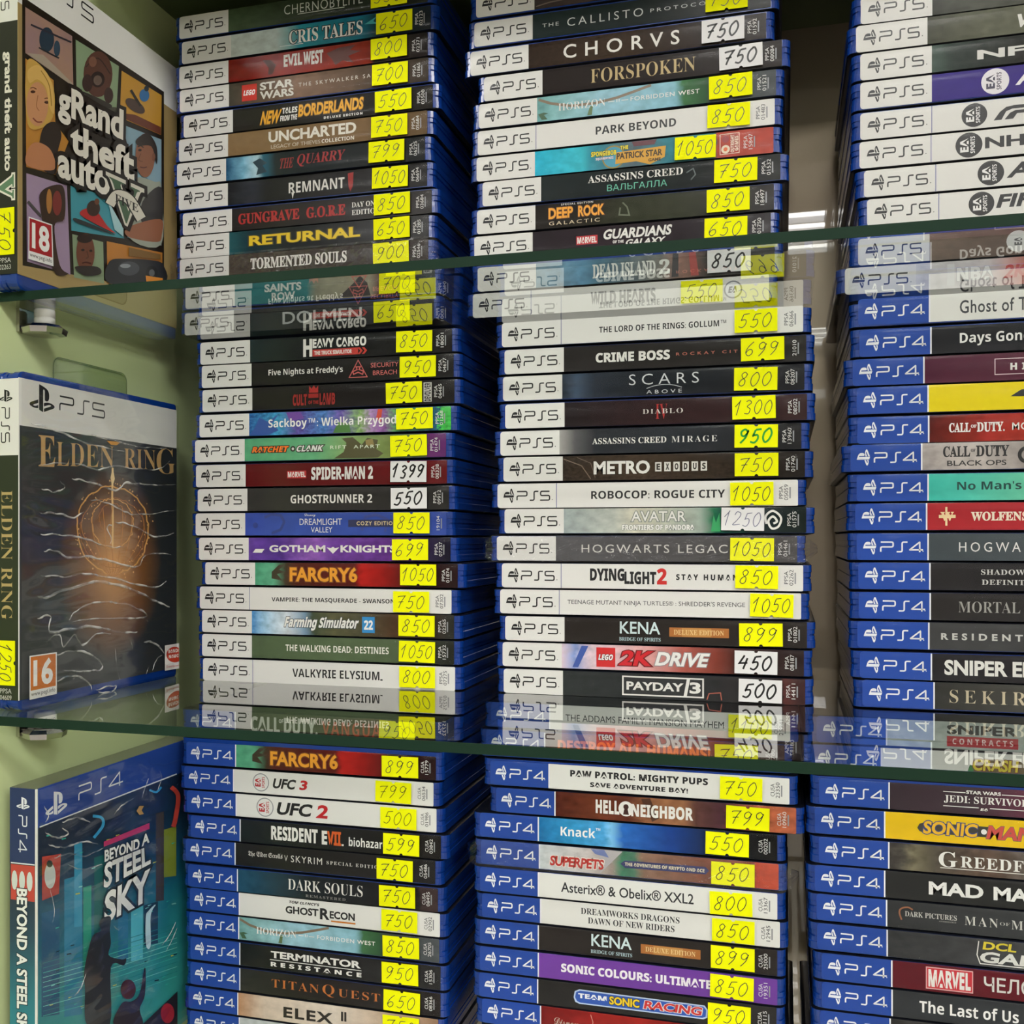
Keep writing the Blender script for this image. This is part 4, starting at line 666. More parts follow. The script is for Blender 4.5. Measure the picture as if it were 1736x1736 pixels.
BR = ('O', 'lower shelf third stack', [
 g(1238, 808, '4', 'pale spine, red strip', [(808, '#b4bdb9'), (1736, '#a8b2ae'), (2600, '#a0aaa6')], [T('SNIPER', 1215, 1695, .36, .22, '#1c2120', 'R'), R_(1215, 1697, -.42, -.03, '#b02c34'), T('CONTRACTS', 1253, 1662, .22, -.22, '#f0d8d8', 'b', sp=1.6)]),
 g(1286.5, 773, '4', 'white spine, tropical badge', 'w', [P_([(1358, -.2), (1380, .0), (1400, .3), (1700, .3), (1780, .0), (1740, -.25), (1560, -.42)], '#6a5a3a'), P_([(1355, -.2), (1372, .08), (1400, -.1), (1385, -.3)], '#3a7a44'), T('CRASH', 1385, 1700, .44, .06, '#dcc832', 'R', .1, out='#7a3a1e', ow=.05)]),
 g(1344.6, 825, '4', 'plum-grey spine', [(825, '#362b32'), (1400, '#40323a'), (1736, '#5e3444'), (2600, '#442a34')], [T('STAR WARS', 1345, 1580, .13, .32, LG, 'R'), R_(1190, 1340, .28, .31, LG), R_(1585, 1790, .28, .31, LG), T('JEDI: SURVIVOR', 1195, 1770, .3, .02, LG, 's'), R_(1190, 1430, -.26, -.23, LG), R_(1505, 1790, -.26, -.23, LG), T('EA', 1440, 1498, .1, -.3, LG, 'B', .3)], amt=.2),
 g(1393.6, 795, '4', 'sunny yellow spine', [(795, '#e2ba1c'), (1736, '#e4be20'), (2600, '#dcb41c')], [P_([(1015, -.02), (1030, .14), (1060, .2), (1500, .2), (1500, -.2), (1060, -.2), (1030, -.14)], '#3c3a34'), T('SONIC', 1052, 1425, .5, .02, '#e8b424', 'R', .1, out='#39457e', ow=.05), D_(1465, 0, .1, '#f2f2f0'), T('MANIA', 1480, 1960, .5, .0, '#cc5048', 'R', .2, out='#7a6a5a', ow=.03)], amt=.1),
 g(1445, 823, '4', 'stormy brown-grey spine', [(823, '#3c3836'), (920, '#4a4640'), (1000, '#6e6854'), (1150, '#4c463e'), (1500, '#5c4a40'), (1736, '#5e5650'), (2600, '#4a4440')], [T('G', 1160, 1285, .58, .02, LG, 's'), T('REEDFALL', 1308, 1990, .42, -.02, LG, 's', sp=1.1), R_(1170, 2000, -.32, -.29, '#d8d4cc')], amt=.8),
 g(1492.8, 795, '4', 'black spine, distressed blocks', '#272828', [T('MAD', 1093, 1462, .5, .0, '#e8e8e6', 'R'), T('MAX', 1530, 1890, .5, .0, '#e8e8e6', 'R')]),
 g(1541.8, 808, '4', 'dark spine, copper crescent', [(808, '#303133'), (1736, '#383a3c'), (2600, '#303133')], [L_(spline([(985, .22), (950, .3), (905, .22), (895, .05), (910, -.2)]), .06, '#8a5a40'), T('DARK PICTURES', 932, 1282, .2, .05, '#b8b6b2', 's'), T('ANTHOLOGY', 1160, 1280, .06, -.12, '#8a8886', 's'), T('MAN', 1335, 1560, .34, .0, '#c4c2be', 't', sp=1.3), T('OF', 1572, 1640, .12, .0, '#a8a6a2', 't'), T('MEDAN', 1650, 2040, .34, .0, '#c4c2be', 't', sp=1.3)], amt=.2),
 g(1592, 812, '4', 'dark grey yellow-capped logo spine', [(812, '#343537'), (1736, '#424345'), (2600, '#38393b')], [L_([(1430, .42), (1418, -.1), (1440, -.42), (2000, -.42)], .035, LG), T('DCL', 1455, 1690, .3, .27, '#d8c63a', 'R', .15), T('GAME', 1430, 1960, .42, -.16, '#d8d8d4', 'R', .2)]),
 g(1643.5, 843, '4', 'burgundy spine, outlined badge', [(843, '#5a1822'), (2600, '#621c26')], [R_(1073, 1392, -.42, .42, '#d8a0a0'), R_(1080, 1385, -.38, .38, '#c0303a'), T('MARVEL', 1090, 1376, .66, .0, LG, 'B'), T('ЧЕЛОВЕК-ПАУК', 1465, 2450, .56, .0, '#d4d2ce', 'm')], amt=.15),
 g(1692.5, 845, '4', 'charcoal spine, rounded white words', [(845, '#303336'), (2600, '#36393c')], [T('The Last of Us', 1030, 1700, .46, .0, '#f2f2f2', 'b')], amt=.2),
 g(1741, 832, '4', 'near-black spine', [(832, '#2c2c2c'), (1736, '#555555'), (2600, '#3a3a3a')])])
def build_stack(S, top_cap, base, half):
    cid, words, games = S; ox, s = CTX[cid]; zs = []; Xs = []
    for d in games:
        d['ox'] = d.get('o', ox); d['sc'] = d.get('s', s)
        u = d['ox'] + d['br'] / d['sc']; xb = onY(u, 0, YS)[0]
        Xs.append(xb + 47.2); zs.append(onY(u - half, d['v'], YS)[1])
    b = [min(zs[0] + 7.5, top_cap)] + [(p + q) / 2 for p, q in zip(zs, zs[1:])]
    last = base if zs[-1] - base < 9.5 else zs[-1] - 7.5
    b.append(last); n = len(games); pal = ['#33363a', '#b8bcc0', '#5a2a2c']
    for i, d in enumerate(games): game(dict(words=words), i, Xs[i], b[i + 1], b[i], zs[i], d)
    if last > base + 1:                      # the cases that carry the pile, below the picture
        k = round((last - base) / 15); t = (last - base) / k
        for i in range(k):
            z1 = last - i * t
            game(dict(words=words), n + i, Xs[-1] + (3, -4, 2)[i], z1 - t, z1, z1 - t / 2, dict(plat='4', look=('plain dark spine', 'plain pale spine', 'plain maroon spine')[i], bg=pal[i], ox=ox, sc=s), False)
U1, U2 = Z1 - GT - .15, Z2 - GT - .15
build_stack(TL, 400, Z1, 47); build_stack(TM, 400, Z1, 55); build_stack(RR, 400, Z1, 63)
build_stack(ML, U1, Z2, 47); build_stack(MM, U1, Z2, 55); build_stack(MR, U1, Z2, 63)
build_stack(BL, U2, Z3, 47); build_stack(BM, U2, Z3, 55); build_stack(BR, U2, Z3, 63)

# ------------------------------------------------------------------ standing cases along the green wall
from mathutils import noise as mnoise
def qT(pr, s, quad, col, font='b', sp=1., out=None, ow=.05, it=0.):
    """letters stretched into a four-cornered patch: lower left, lower right, upper right, upper left"""
    bl, br, tr, tl = [Vector(q) for q in quad]
    def tf(V, bb):
        r = []
        for x, y in V:
            p, q = (x - bb[0]) / (bb[1] - bb[0]), (y - bb[2]) / (bb[3] - bb[2])
            a = bl.lerp(br, p + it * (q - .5)); b = tl.lerp(tr, p + it * (q - .5)); r.append(tuple(a.lerp(b, q)))
        return r
    V, F, bb = text_mesh(s, font, sp)
    if out:
        V2, F2, _ = text_mesh(s, font, sp, ow); pr.put(tf(V2, bb), F2, out)
    pr.put(tf(V, bb), F, col)
def qP(pr, pts, col): pr.put(pts, [tuple(range(len(pts)))], col)
def qS(pr, pts, col):                    # rounded outline through the points
    n = len(pts); q = [pts[-1]] + list(pts) + [pts[0], pts[1]]; r = []
    for i in range(1, n + 1):
        p0, p1, p2, p3 = q[i - 1], q[i], q[i + 1], q[(i + 2)]
        for j in range(5):
            t = j / 5; r.append(tuple(.5 * (2 * p1[k] + (p2[k] - p0[k]) * t + (2 * p0[k] - 5 * p1[k] + 4 * p2[k] - p3[k]) * t * t + (3 * p1[k] - p0[k] - 3 * p2[k] + p3[k]) * t ** 3) for k in (0, 1)))
    qP(pr, r, col)
def qE(pr, cx, cy, rx, ry, col, n=24, sk=0.): pr.put([(cx + rx * math.cos(6.2832 * i / n), cy + ry * math.sin(6.2832 * i / n) + sk * rx * math.cos(6.2832 * i / n)) for i in range(n)], [tuple(range(n))], col)
def qL(pr, pts, wd, col, cl=False): V, F = ribbon(pts, wd, cl); pr.put(V, F, col)
def glow(name, base, c1, c2, cy, cz, ry, rz):
    m = mat(name, base, .3); nt = m.node_tree; N = nt.nodes.new; Lk = nt.links.new; b = nt.nodes['Principled BSDF']
    tc = N('ShaderNodeTexCoord'); mp = N('ShaderNodeMapping'); mp.vector_type = 'TEXTURE'
    mp.inputs['Location'].default_value = (0, cy / 1000, cz / 1000); mp.inputs['Scale'].default_value = (1, ry / 1000, rz / 1000)
    no = N('ShaderNodeTexNoise'); no.inputs['Scale'].default_value = 45; no.inputs['Detail'].default_value = 5
    gr = N('ShaderNodeTexGradient'); gr.gradient_type = 'SPHERICAL'; cr = N('ShaderNodeValToRGB')
    ad = N('ShaderNodeMath'); ad.operation = 'MULTIPLY_ADD'; ad.inputs[1].default_value = .22
    su = N('ShaderNodeMath'); su.operation = 'SUBTRACT'; su.inputs[1].default_value = .5
    Lk(tc.outputs['Object'], mp.inputs[0]); Lk(mp.outputs[0], gr.inputs[0]); Lk(tc.outputs['Object'], no.inputs[0]); Lk(no.outputs['Fac'], su.inputs[0])
    Lk(su.outputs[0], ad.inputs[0]); Lk(gr.outputs['Fac'], ad.inputs[2]); Lk(ad.outputs[0], cr.inputs[0])
    e = cr.color_ramp.elements; e[0].position = .02; e[0].color = lin(base); e[1].position = .95; e[1].color = lin(c2); k = e.new(.45); k.color = lin(c1)
    Lk(cr.outputs[0], b.inputs['Base Color']); return m
def ramp_z(name, stops, z0, z1, amt=.1):
    m = mat(name, stops[0][1], .3); nt = m.node_tree; N = nt.nodes.new; Lk = nt.links.new; b = nt.nodes['Principled BSDF']
    tc = N('ShaderNodeTexCoord'); sx = N('ShaderNodeSeparateXYZ'); mr = N('ShaderNodeMapRange'); mr.inputs[1].default_value = z0 / 1000; mr.inputs[2].default_value = z1 / 1000
    no = N('ShaderNodeTexNoise'); no.inputs['Scale'].default_value = 60; su = N('ShaderNodeMath'); su.operation = 'MULTIPLY_ADD'; su.inputs[1].default_value = amt; ad = N('ShaderNodeMath'); ad.operation = 'SUBTRACT'; ad.inputs[1].default_value = amt / 2
    Lk(tc.outputs['Object'], sx.inputs[0]); Lk(sx.outputs[2], mr.inputs[0]); Lk(tc.outputs['Object'], no.inputs[0])
    Lk(no.outputs['Fac'], su.inputs[0]); Lk(mr.outputs[0], su.inputs[2]); Lk(su.outputs[0], ad.inputs[0]); cr = N('ShaderNodeValToRGB'); Lk(ad.outputs[0], cr.inputs[0])
    el = cr.color_ramp.elements; el[0].position = stops[0][0]; el[0].color = lin(stops[0][1]); el[1].position = stops[-1][0]; el[1].color = lin(stops[-1][1])
    for p, c in stops[1:-1]: k = el.new(p); k.color = lin(c)
    Lk(cr.outputs[0], b.inputs['Base Color']); return m
class Stand:
    """upright box: front face looks along +X, spine looks towards the open front"""
    def __init__(s, label, Xf, Yf, Zb, th, ht, dp, ox, oy, sc_):
        s.Xf, s.Yf, s.Zb, s.th, s.ht, s.dp, s.ox, s.oy, s.s = Xf, Yf, Zb, th, ht, dp, ox, oy, sc_
        s.root = tag(empty('game_case', W(Xf - th / 2, Yf, Zb)), label, 'game case', 'upright game cases at the wall')
    def cover(s, x, y):                                  # point seen on the front face -> (depth, height) in the case
        Y, Z = onX(s.ox + x / s.s, s.oy + y / s.s, s.Xf); return Y - s.Yf, Z - s.Zb
    def pc(s, off=.3):
        pr = Print(lambda p, q, h: (s.th / 2 + off + h,) + s.cv(p, q)); return pr
    def cv(s, p, q):
        a, b = s.cover(p, q); return (min(max(a, .3), s.dp - .3), min(max(b, .3), s.ht - .3))
    def ps(s, off=.3): return Print(lambda x, y, h: (y, -off - h, s.ht - x), lambda x: x, s.th - 1.6)
    def sheet_front(s, m, y0, y1, z0, z1, name='cover_sheet', off=.3):
        b = MB(); b.box(s.th / 2 + .02, s.th / 2 + off, y0, y1, z0, z1); return b.build(name, m, s.root)
    def sheet_spine(s, m, x0, x1, z0, z1, name='spine_insert', off=.3):
        b = MB(); b.box(x0, x1, -off, -.02, z0, z1); return b.build(name, m, s.root)
    def shell(s):
        b = shell_mb(s.th); b.V = [(s.th / 2 - z, y * s.dp / CD, (x + CL / 2) * s.ht / CL) for x, y, z in b.V]
        return b.build('case_shell', [BLUE, BLUE], s.root)
    def sticker(s, a0, a1, price):
        pts = sticker_pts(a1 - a0, s.th - 3.2); n = len(pts); c = (a0 + a1) / 2
        f = lambda x, y, h: (y, -h, s.ht - c - x)
        V = [f(x, y, .75) for x, y in pts] + [f(x, y, .62) for x, y in pts]
        F = [tuple(range(n)), tuple(range(2 * n - 1, n - 1, -1))] + [(i + n, (i + 1) % n + n, (i + 1) % n, i) for i in range(n)]
        o = link_mesh('price_sticker', V, F, YEL, s.root); o['label'] = f'yellow price sticker reading {price}'
        pr = Print(lambda x, y, h: f(x, y, .75 + h)); wd = a1 - a0
        handwrite(pr, price, -wd * .42, wd * .4, -3.6, 3.6, .45, '#1c2030'); pr.build('price_writing', o)
    def film(s, amp, seed, crease_glints=()):
        V = []; F = []; ny, nz = 56, 90
        for j in range(nz + 1):
            for i in range(ny + 1):
                y = .5 + (s.dp - 1) * i / ny; z = .5 + (s.ht - 1) * j / nz
                q = mnoise.noise(Vector((y * .018, z * .085 + seed, seed))); r = mnoise.noise(Vector((y * .06, z * .16, seed + 9)))
                V.append((s.th / 2 + 1.3 + amp * (abs(q) * 1.6 + .35 * r) * min(1, i / 4, (ny - i) / 4), y, z))
        for j in range(nz):
            for i in range(ny):
                a = j * (ny + 1) + i; F.append((a, a + 1, a + ny + 2, a + ny + 1))
        o = link_mesh('film_wrap', V, F, thin_clear('wrinkled_film', (.985, .985, .985), .1, 1.45, floor=.015), s.root, smooth=True); o['label'] = 'wrinkled clear film wrap'
        if not crease_glints: return
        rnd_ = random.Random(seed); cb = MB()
        for pts, w_ in crease_glints:
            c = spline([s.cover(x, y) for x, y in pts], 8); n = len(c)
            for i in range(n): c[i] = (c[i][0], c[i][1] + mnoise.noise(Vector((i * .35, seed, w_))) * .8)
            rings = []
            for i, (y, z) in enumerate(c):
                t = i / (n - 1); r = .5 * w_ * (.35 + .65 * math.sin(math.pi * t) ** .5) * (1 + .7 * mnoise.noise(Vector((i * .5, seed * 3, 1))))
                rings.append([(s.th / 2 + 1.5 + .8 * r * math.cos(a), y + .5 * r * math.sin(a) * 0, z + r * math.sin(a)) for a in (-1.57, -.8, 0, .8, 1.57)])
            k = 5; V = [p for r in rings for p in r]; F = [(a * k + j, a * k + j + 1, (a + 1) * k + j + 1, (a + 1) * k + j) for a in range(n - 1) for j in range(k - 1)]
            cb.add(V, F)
        cb.build('film_crease_glints', CREASE_GLINT, o, True)

def crease_glint_mat():  # whitish colour on the film's wrinkles stands in for lamp glints
    m = thin_clear('film_crease_glint', (.97, .97, .97), .25, floor=.1); nt = m.node_tree; N = nt.nodes.new
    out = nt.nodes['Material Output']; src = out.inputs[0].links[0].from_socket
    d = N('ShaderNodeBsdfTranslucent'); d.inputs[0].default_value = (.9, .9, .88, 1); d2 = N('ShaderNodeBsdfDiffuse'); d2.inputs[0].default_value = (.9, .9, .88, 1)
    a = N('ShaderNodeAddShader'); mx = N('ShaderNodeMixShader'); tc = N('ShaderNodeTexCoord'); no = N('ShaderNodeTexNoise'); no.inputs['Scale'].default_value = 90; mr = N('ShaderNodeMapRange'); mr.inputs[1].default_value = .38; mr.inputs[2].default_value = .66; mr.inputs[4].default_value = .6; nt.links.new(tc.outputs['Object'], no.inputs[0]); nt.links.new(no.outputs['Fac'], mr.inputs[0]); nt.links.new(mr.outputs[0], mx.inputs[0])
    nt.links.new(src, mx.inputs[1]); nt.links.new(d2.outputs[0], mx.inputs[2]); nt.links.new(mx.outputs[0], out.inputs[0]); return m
CREASE_GLINT = crease_glint_mat()
def age_mark(pr, quad, col, num):
    bl, br, tr, tl = [Vector(q) for q in quad]
    at = lambda p, q: tuple(bl.lerp(br, p).lerp(tl.lerp(tr, p), q))
    qP(pr, [at(0, 0), at(1, 0), at(1, 1), at(0, 1)], '#eeeeee'); qP(pr, [at(.04, .2), at(.96, .2), at(.96, .97), at(.04, .97)], col)
    qT(pr, num, [at(.14, .28), at(.86, .28), at(.86, .9), at(.14, .9)], '#f4f4f2', 'R'); qT(pr, 'www.pegi.info', [at(.06, .04), at(.94, .04), at(.94, .17), at(.06, .17)], '#222222', 'r')

# --- upper: crime-story cover with tan border
A = Stand('upright case on the upper shelf, tan-bordered picture panels, large white gothic title', -370, 416, Z1, 15, 171, 135, 0, 0, 3.3375)
A.shell(); H = A.ht
A.sheet_front(WHITE, -.3, 134.6, H - 28, H - .3, 'platform_band'); fr = A.sheet_front(mat('tan_border_print', '#a48d5e', .35), -.3, 134.6, 7, H - 28)
pr = A.pc(.3)
qP(pr, [(122, -20), (925, 520), (925, 1600), (600, 1590), (125, 1502)], '#241d16')
pan = {'p1': ([(140, 40), (405, 205), (412, 490), (140, 300)], '#8d7488', '#b08a62'), 'p2': ([(425, 225), (670, 375), (655, 640), (430, 510)], '#7c9474', '#93a888'), 'p3': ([(685, 400), (912, 540), (908, 765), (675, 665)], '#c99a3e', '#b8862e'),
       'p4': ([(140, 330), (300, 455), (310, 700), (385, 800), (310, 990), (145, 945)], '#c48a3c', '#b07a34'), 'p5': ([(690, 705), (910, 790), (910, 1390), (715, 1345), (760, 1000)], '#7fb0c4', '#8a9aa8'),
       'p6': ([(145, 980), (375, 1050), (395, 1555), (150, 1480)], '#a893b0', '#96809e'), 'p7': ([(395, 1050), (600, 1110), (700, 1350), (400, 1305)], '#4f9fae', '#3c8a9c'), 'p8': ([(405, 1325), (580, 1370), (585, 1605), (415, 1570)], '#90a284', '#7f9274'),
       'p9': ([(600, 1365), (915, 1430), (915, 1600), (605, 1605)], '#c88a3a', '#a86a2c')}
for k, (pts, c1, c2) in pan.items(): qP(pr, pts, noisy('panel_' + k, c1, c2, 40, .35))
# plain shapes inside the panels
qP(pr, [(145, 300), (240, 310), (405, 470), (408, 488)], '#a89a8a'); qE(pr, 260, 225, 42, 70, '#2a3a4a'); qE(pr, 318, 275, 18, 45, '#33485a'); qL(pr, [(170, 140), (400, 240)], 10, '#33303a'); qL(pr, [(215, 270), (330, 330)], 8, '#26282e')
qE(pr, 550, 420, 82, 130, '#5a3a30'); qE(pr, 548, 450, 40, 45, '#2c1e1c'); qE(pr, 490, 470, 30, 50, '#3a2826'); qE(pr, 610, 540, 26, 45, '#3a2826'); qE(pr, 548, 455, 24, 28, '#6a5850'); qL(pr, spline([(480, 380), (550, 330), (620, 420)]), 7, '#3a2826'); qE(pr, 520, 350, 22, 30, '#7a5444'); qS(pr, [(440, 512), (480, 540), (600, 600), (655, 610), (655, 640), (432, 512)], '#4a4a40'); qS(pr, [(470, 520), (620, 590), (600, 610), (480, 540)], '#33302c')
qE(pr, 760, 600, 55, 35, '#4a3a34', sk=.5); qE(pr, 812, 540, 28, 36, '#2f6aa0'); qE(pr, 824, 502, 14, 16, '#28343f'); qP(pr, [(680, 640), (760, 650), (905, 720), (905, 762), (678, 662)], '#6a3a2a'); qL(pr, [(735, 510), (790, 600)], 14, '#2a2624')
qS(pr, [(142, 370), (200, 350), (290, 470), (300, 640), (240, 720), (150, 700)], '#c8a050'); qE(pr, 205, 590, 62, 125, '#c89068'); qE(pr, 180, 520, 14, 8, '#4a2e22'); qE(pr, 258, 580, 14, 8, '#4a2e22'); qL(pr, spline([(180, 668), (203, 690), (232, 690)]), 8, '#8a4a3c'); qL(pr, spline([(208, 540), (200, 600), (215, 628)]), 5, '#a8714c'); qL(pr, spline([(165, 500), (182, 496), (200, 506)]), 5, '#6a4426'); qL(pr, spline([(245, 558), (262, 556), (276, 566)]), 5, '#6a4426'); qS(pr, [(150, 400), (215, 372), (285, 470), (300, 640), (270, 600), (255, 500), (205, 450), (160, 470)], '#d8b064'); qL(pr, spline([(225, 400), (270, 480), (285, 600)]), 5, '#a07c34'); qS(pr, [(230, 740), (300, 690), (340, 760), (320, 860), (305, 985), (215, 930)], '#2a2220'); qS(pr, [(148, 850), (200, 805), (280, 850), (300, 960), (150, 940)], '#b87c58')
qE(pr, 815, 880, 55, 125, '#8a5a42'); qS(pr, [(765, 790), (830, 755), (880, 830), (880, 930), (850, 830), (775, 825)], '#2c2420'); qE(pr, 785, 850, 10, 7, '#2c1c16'); qL(pr, spline([(790, 870), (778, 905), (800, 915)]), 5, '#6a442e'); qL(pr, spline([(785, 945), (805, 950), (825, 945)]), 6, '#5a2e26'); qL(pr, spline([(772, 832), (790, 826), (805, 836)]), 6, '#2c2420'); qE(pr, 862, 890, 10, 24, '#7a4e38'); qS(pr, [(765, 1010), (870, 1030), (905, 1060), (905, 1385), (720, 1340), (790, 1150)], '#9aa094'); qS(pr, [(800, 1140), (905, 1060), (905, 1290), (800, 1270)], '#3c3a3a'); qS(pr, [(720, 1285), (900, 1240), (908, 1330), (880, 1370), (718, 1340)], '#96624a')
qS(pr, [(230, 1080), (330, 1045), (360, 1100), (355, 1240), (300, 1280), (330, 1500), (380, 1550), (290, 1525), (220, 1180)], '#3a2a22'); qE(pr, 315, 1150, 26, 70, '#7a3430'); qE(pr, 270, 1140, 16, 70, '#a8743c'); qL(pr, [(150, 1140), (225, 1225)], 14, '#4a4648')
qS(pr, [(420, 1235), (560, 1290), (640, 1330), (430, 1262)], '#2c3438'); qS(pr, [(445, 1215), (520, 1180), (600, 1280), (640, 1320)], '#b03030'); qE(pr, 520, 1180, 38, 45, '#3a2a22'); qE(pr, 540, 1142, 14, 18, '#6a4430'); qP(pr, [(600, 1130), (690, 1290), (690, 1340), (640, 1300)], '#a8d0d8')
qE(pr, 475, 1430, 52, 110, '#6a4030'); qE(pr, 460, 1415, 10, 7, '#1e1410'); qE(pr, 505, 1420, 9, 7, '#1e1410'); qL(pr, spline([(482, 1420), (490, 1455), (476, 1462)]), 5, '#4a2a20'); qL(pr, spline([(455, 1490), (480, 1484), (505, 1492)]), 8, '#4a2420'); qE(pr, 470, 1350, 44, 26, '#2a1c18'); qS(pr, [(415, 1510), (540, 1510), (560, 1550), (470, 1560)], '#2a2422')
qS(pr, [(610, 1480), (720, 1465), (860, 1475), (915, 1500), (915, 1600), (610, 1605)], '#26282c'); qE(pr, 720, 1520, 60, 40, '#454a50'); qE(pr, 700, 1505, 30, 12, '#8a9096'); qE(pr, 850, 1545, 34, 40, '#17181a'); qE(pr, 850, 1545, 16, 20, '#5a5e62'); qP(pr, [(815, 1560), (912, 1575), (912, 1600), (820, 1600)], '#d88a2e'); qP(pr, [(720, 1400), (900, 1440), (900, 1470), (720, 1450)], '#7a5a2c')
for s_, q in (('gRand', [(318, 690), (686, 845), (690, 625), (318, 468)]), ('theft', [(388, 860), (750, 1035), (752, 850), (388, 690)]), ('auto', [(316, 1000), (612, 1118), (612, 950), (316, 838)])):
    qT(pr, s_, q, '#e6e2d8', 'R', out='#1c1612', ow=.1)
qT(pr, 'V', [(590, 1215), (810, 1340), (806, 1070), (588, 970)], '#d8d4c8', 'S', out='#1c1612', ow=.06); qT(pr, 'V', [(612, 1215), (790, 1310), (780, 1080), (608, 1000)], '#46624a', 's')
V_ = spline([(610, 1160), (650, 1105), (720, 1130), (790, 1240)]); qL(pr, V_, 66, '#1c1612'); qL(pr, V_, 54, '#d8d4c8'); qT(pr, 'FIVE', [(640, 1145), (772, 1205), (772, 1160), (640, 1095)], '#1c1a18', 's')
age_mark(pr, [(148, 1465), (291, 1508), (284, 1272), (150, 1226)], '#a8232a', '18')
pr.build('cover_print', fr)
b5 = A.pc(.3); f_ = lambda y: None
pr = Print(lambda x, y, h: (A.th / 2 + .3 + h, x, y)); _a, GZ = A.cover(525, 133); GX = _a - 10 - 8.5 * 1.32 - 10.5 * 1.28
system_mark(pr, GX, GZ, GZ + 7.5, (10.5, 8.5, 10), '#1a1b1e', '5', False, GX - 22, 18, GZ - 5, .12); pr.build('system_mark', fr)
A.sheet_spine(WHITE, -6.6, 7.5, H - 37, H - 4, 'spine_band'); sp_ = A.sheet_spine(noisy('black_spine_print', '#232420', '#1c1d1a', 30, .3), -6.6, 7.5, 7.4, H - 37)
pr = A.ps(); system_mark(pr, 16, -2.3, 2.3, (4.6, 3.6, 4.3), '#16171a', '5', True, 6, 8, .1)
pr.op(T('grand theft auto', 52, 112, .42, .1, '#e6e2d8', 'R')); pr.op(T('V', 114, 126, .7, .05, '#5a7a5e', 'S', out='#e6e2d8', ow=.06)); pr.build('spine_lettering', sp_)
pr = Print(lambda x, y, h: (x, -.3 - h, y)); 
for s_, z in (('PPSA', 13.2), ('02263', 9.8)):
    V, F, bb = text_mesh(s_, 'r'); pr.put([((x - bb[0]) / (bb[1] - bb[0]) * 7 - 3.5, z + (y - bb[2]) / (bb[3] - bb[2]) * 2.4) for x, y in V], F, '#c9c9c6')
pr.build('product_code', sp_); A.sticker(130.5, 154, '750')

# --- middle: dark cover with golden glow, in wrinkled film
B2 = Stand('upright film-wrapped case on the middle shelf, dark cover with golden ring and title', -370, 416.5, Z2, 15, 171, 135, 0, 620, 2.712)
B2.shell(); H = B2.ht
B2.sheet_front(WHITE, -.3, 134, H - 27.5, H - 3.6, 'platform_band')
cy, cz = B2.cover(520, 800)
fr = B2.sheet_front(glow('golden_glow_print', '#2f3336', '#80552f', '#e0a25c', cy, cz - 14, 46, 56), .3, 134, 5.6, H - 27.5)
B2.sheet_front(WHITE, -.3, .3, 5.6, H - 27.5, 'corner_fold')
pr = B2.pc(.3); gold = '#c9a26c'; gd_ = '#e0a860'
for s_, q, f in (('E', [(175, 462), (252, 466), (252, 325), (175, 318)], 's'), ('LDEN', [(258, 462), (522, 470), (522, 372), (258, 350)], 't'), ('RIN', [(568, 470), (715, 480), (712, 390), (568, 380)], 't'), ('G', [(718, 496), (806, 500), (802, 385), (718, 378)], 't')): qT(pr, s_, q, gold, f)
rnd = random.Random(3)
for rx, ry, cyy, wd in ((165, 210, 745, 6), (150, 170, 760, 3), (95, 120, 720, 4), (60, 75, 700, 3)):
    pts = [(515 + rx * math.cos(6.2832 * i / 60) + rnd.uniform(-4, 4), cyy + ry * math.sin(6.2832 * i / 60) * (.9 if math.sin(6.2832 * i / 60) < 0 else 1) + .04 * rx * math.cos(6.2832 * i / 60) + rnd.uniform(-5, 5)) for i in range(60)]
    qL(pr, pts, wd, gd_ if wd > 3 else '#b8783c', True)
qL(pr, [(515, 470), (513, 600), (516, 700), (514, 840)], 9, '#f0c888'); qP(pr, [(515, 465), (525, 520), (513, 560), (505, 515)], '#f4d8a0')
for k in range(7):
    x = 380 + k * 45; qL(pr, spline([(x, 640 + abs(k - 3) * 15), (x + rnd.uniform(-12, 12), 760), (x + (515 - x) * .4, 880), (515, 985)]), 3.5, '#c88a4a')
for k in range(90):
    a = rnd.uniform(0, 6.28); r = rnd.uniform(.7, 1.1); qE(pr, 515 + 165 * r * math.cos(a), 750 + 215 * r * math.sin(a), rnd.uniform(1.5, 4), rnd.uniform(2, 5), '#eab878', 6)
qP(pr, [(480, 345), (545, 352), (525, 366), (500, 364)], '#c89048')
age_mark(pr, [(124, 1536), (250, 1508), (250, 1316), (124, 1334)], '#d0752e', '16')
qP(pr, [(748, 1402), (836, 1386), (834, 1272), (748, 1286)], '#ece8e6'); qE(pr, 793, 1328, 38, 36, '#c8402a'); qT(pr, 'BANDAI', [(764, 1322), (824, 1314), (824, 1298), (764, 1306)], '#f2e8e0', 'B'); qT(pr, 'NAMCO', [(766, 1346), (822, 1338), (822, 1322), (766, 1330)], '#f2e8e0', 'B'); qT(pr, 'Entertainment', [(756, 1390), (830, 1378), (830, 1368), (756, 1378)], '#c8402a', 'r')
pr.build('cover_print', fr)
_a, MZ = B2.cover(478, 241); MX = _a - 10.5 - 9 * 1.32 - 10.5 * 1.28
pr = Print(lambda x, y, h: (B2.th / 2 + .3 + h, x, y)); system_mark(pr, MX, MZ, MZ + 7.5, (10.5, 9, 10.5), '#1a1b1e', '5', False, MX - 22, 18, MZ - 4.5, .12); pr.build('system_mark', fr)
B2.sheet_spine(WHITE, -6.6, 7.5, H - 42.5, H - 4, 'spine_band'); sp_ = B2.sheet_spine(noisy('dark_green_spine_print', '#2c3424', '#262c22', 30, .3), -6.6, 7.5, 5.6, H - 42.5)
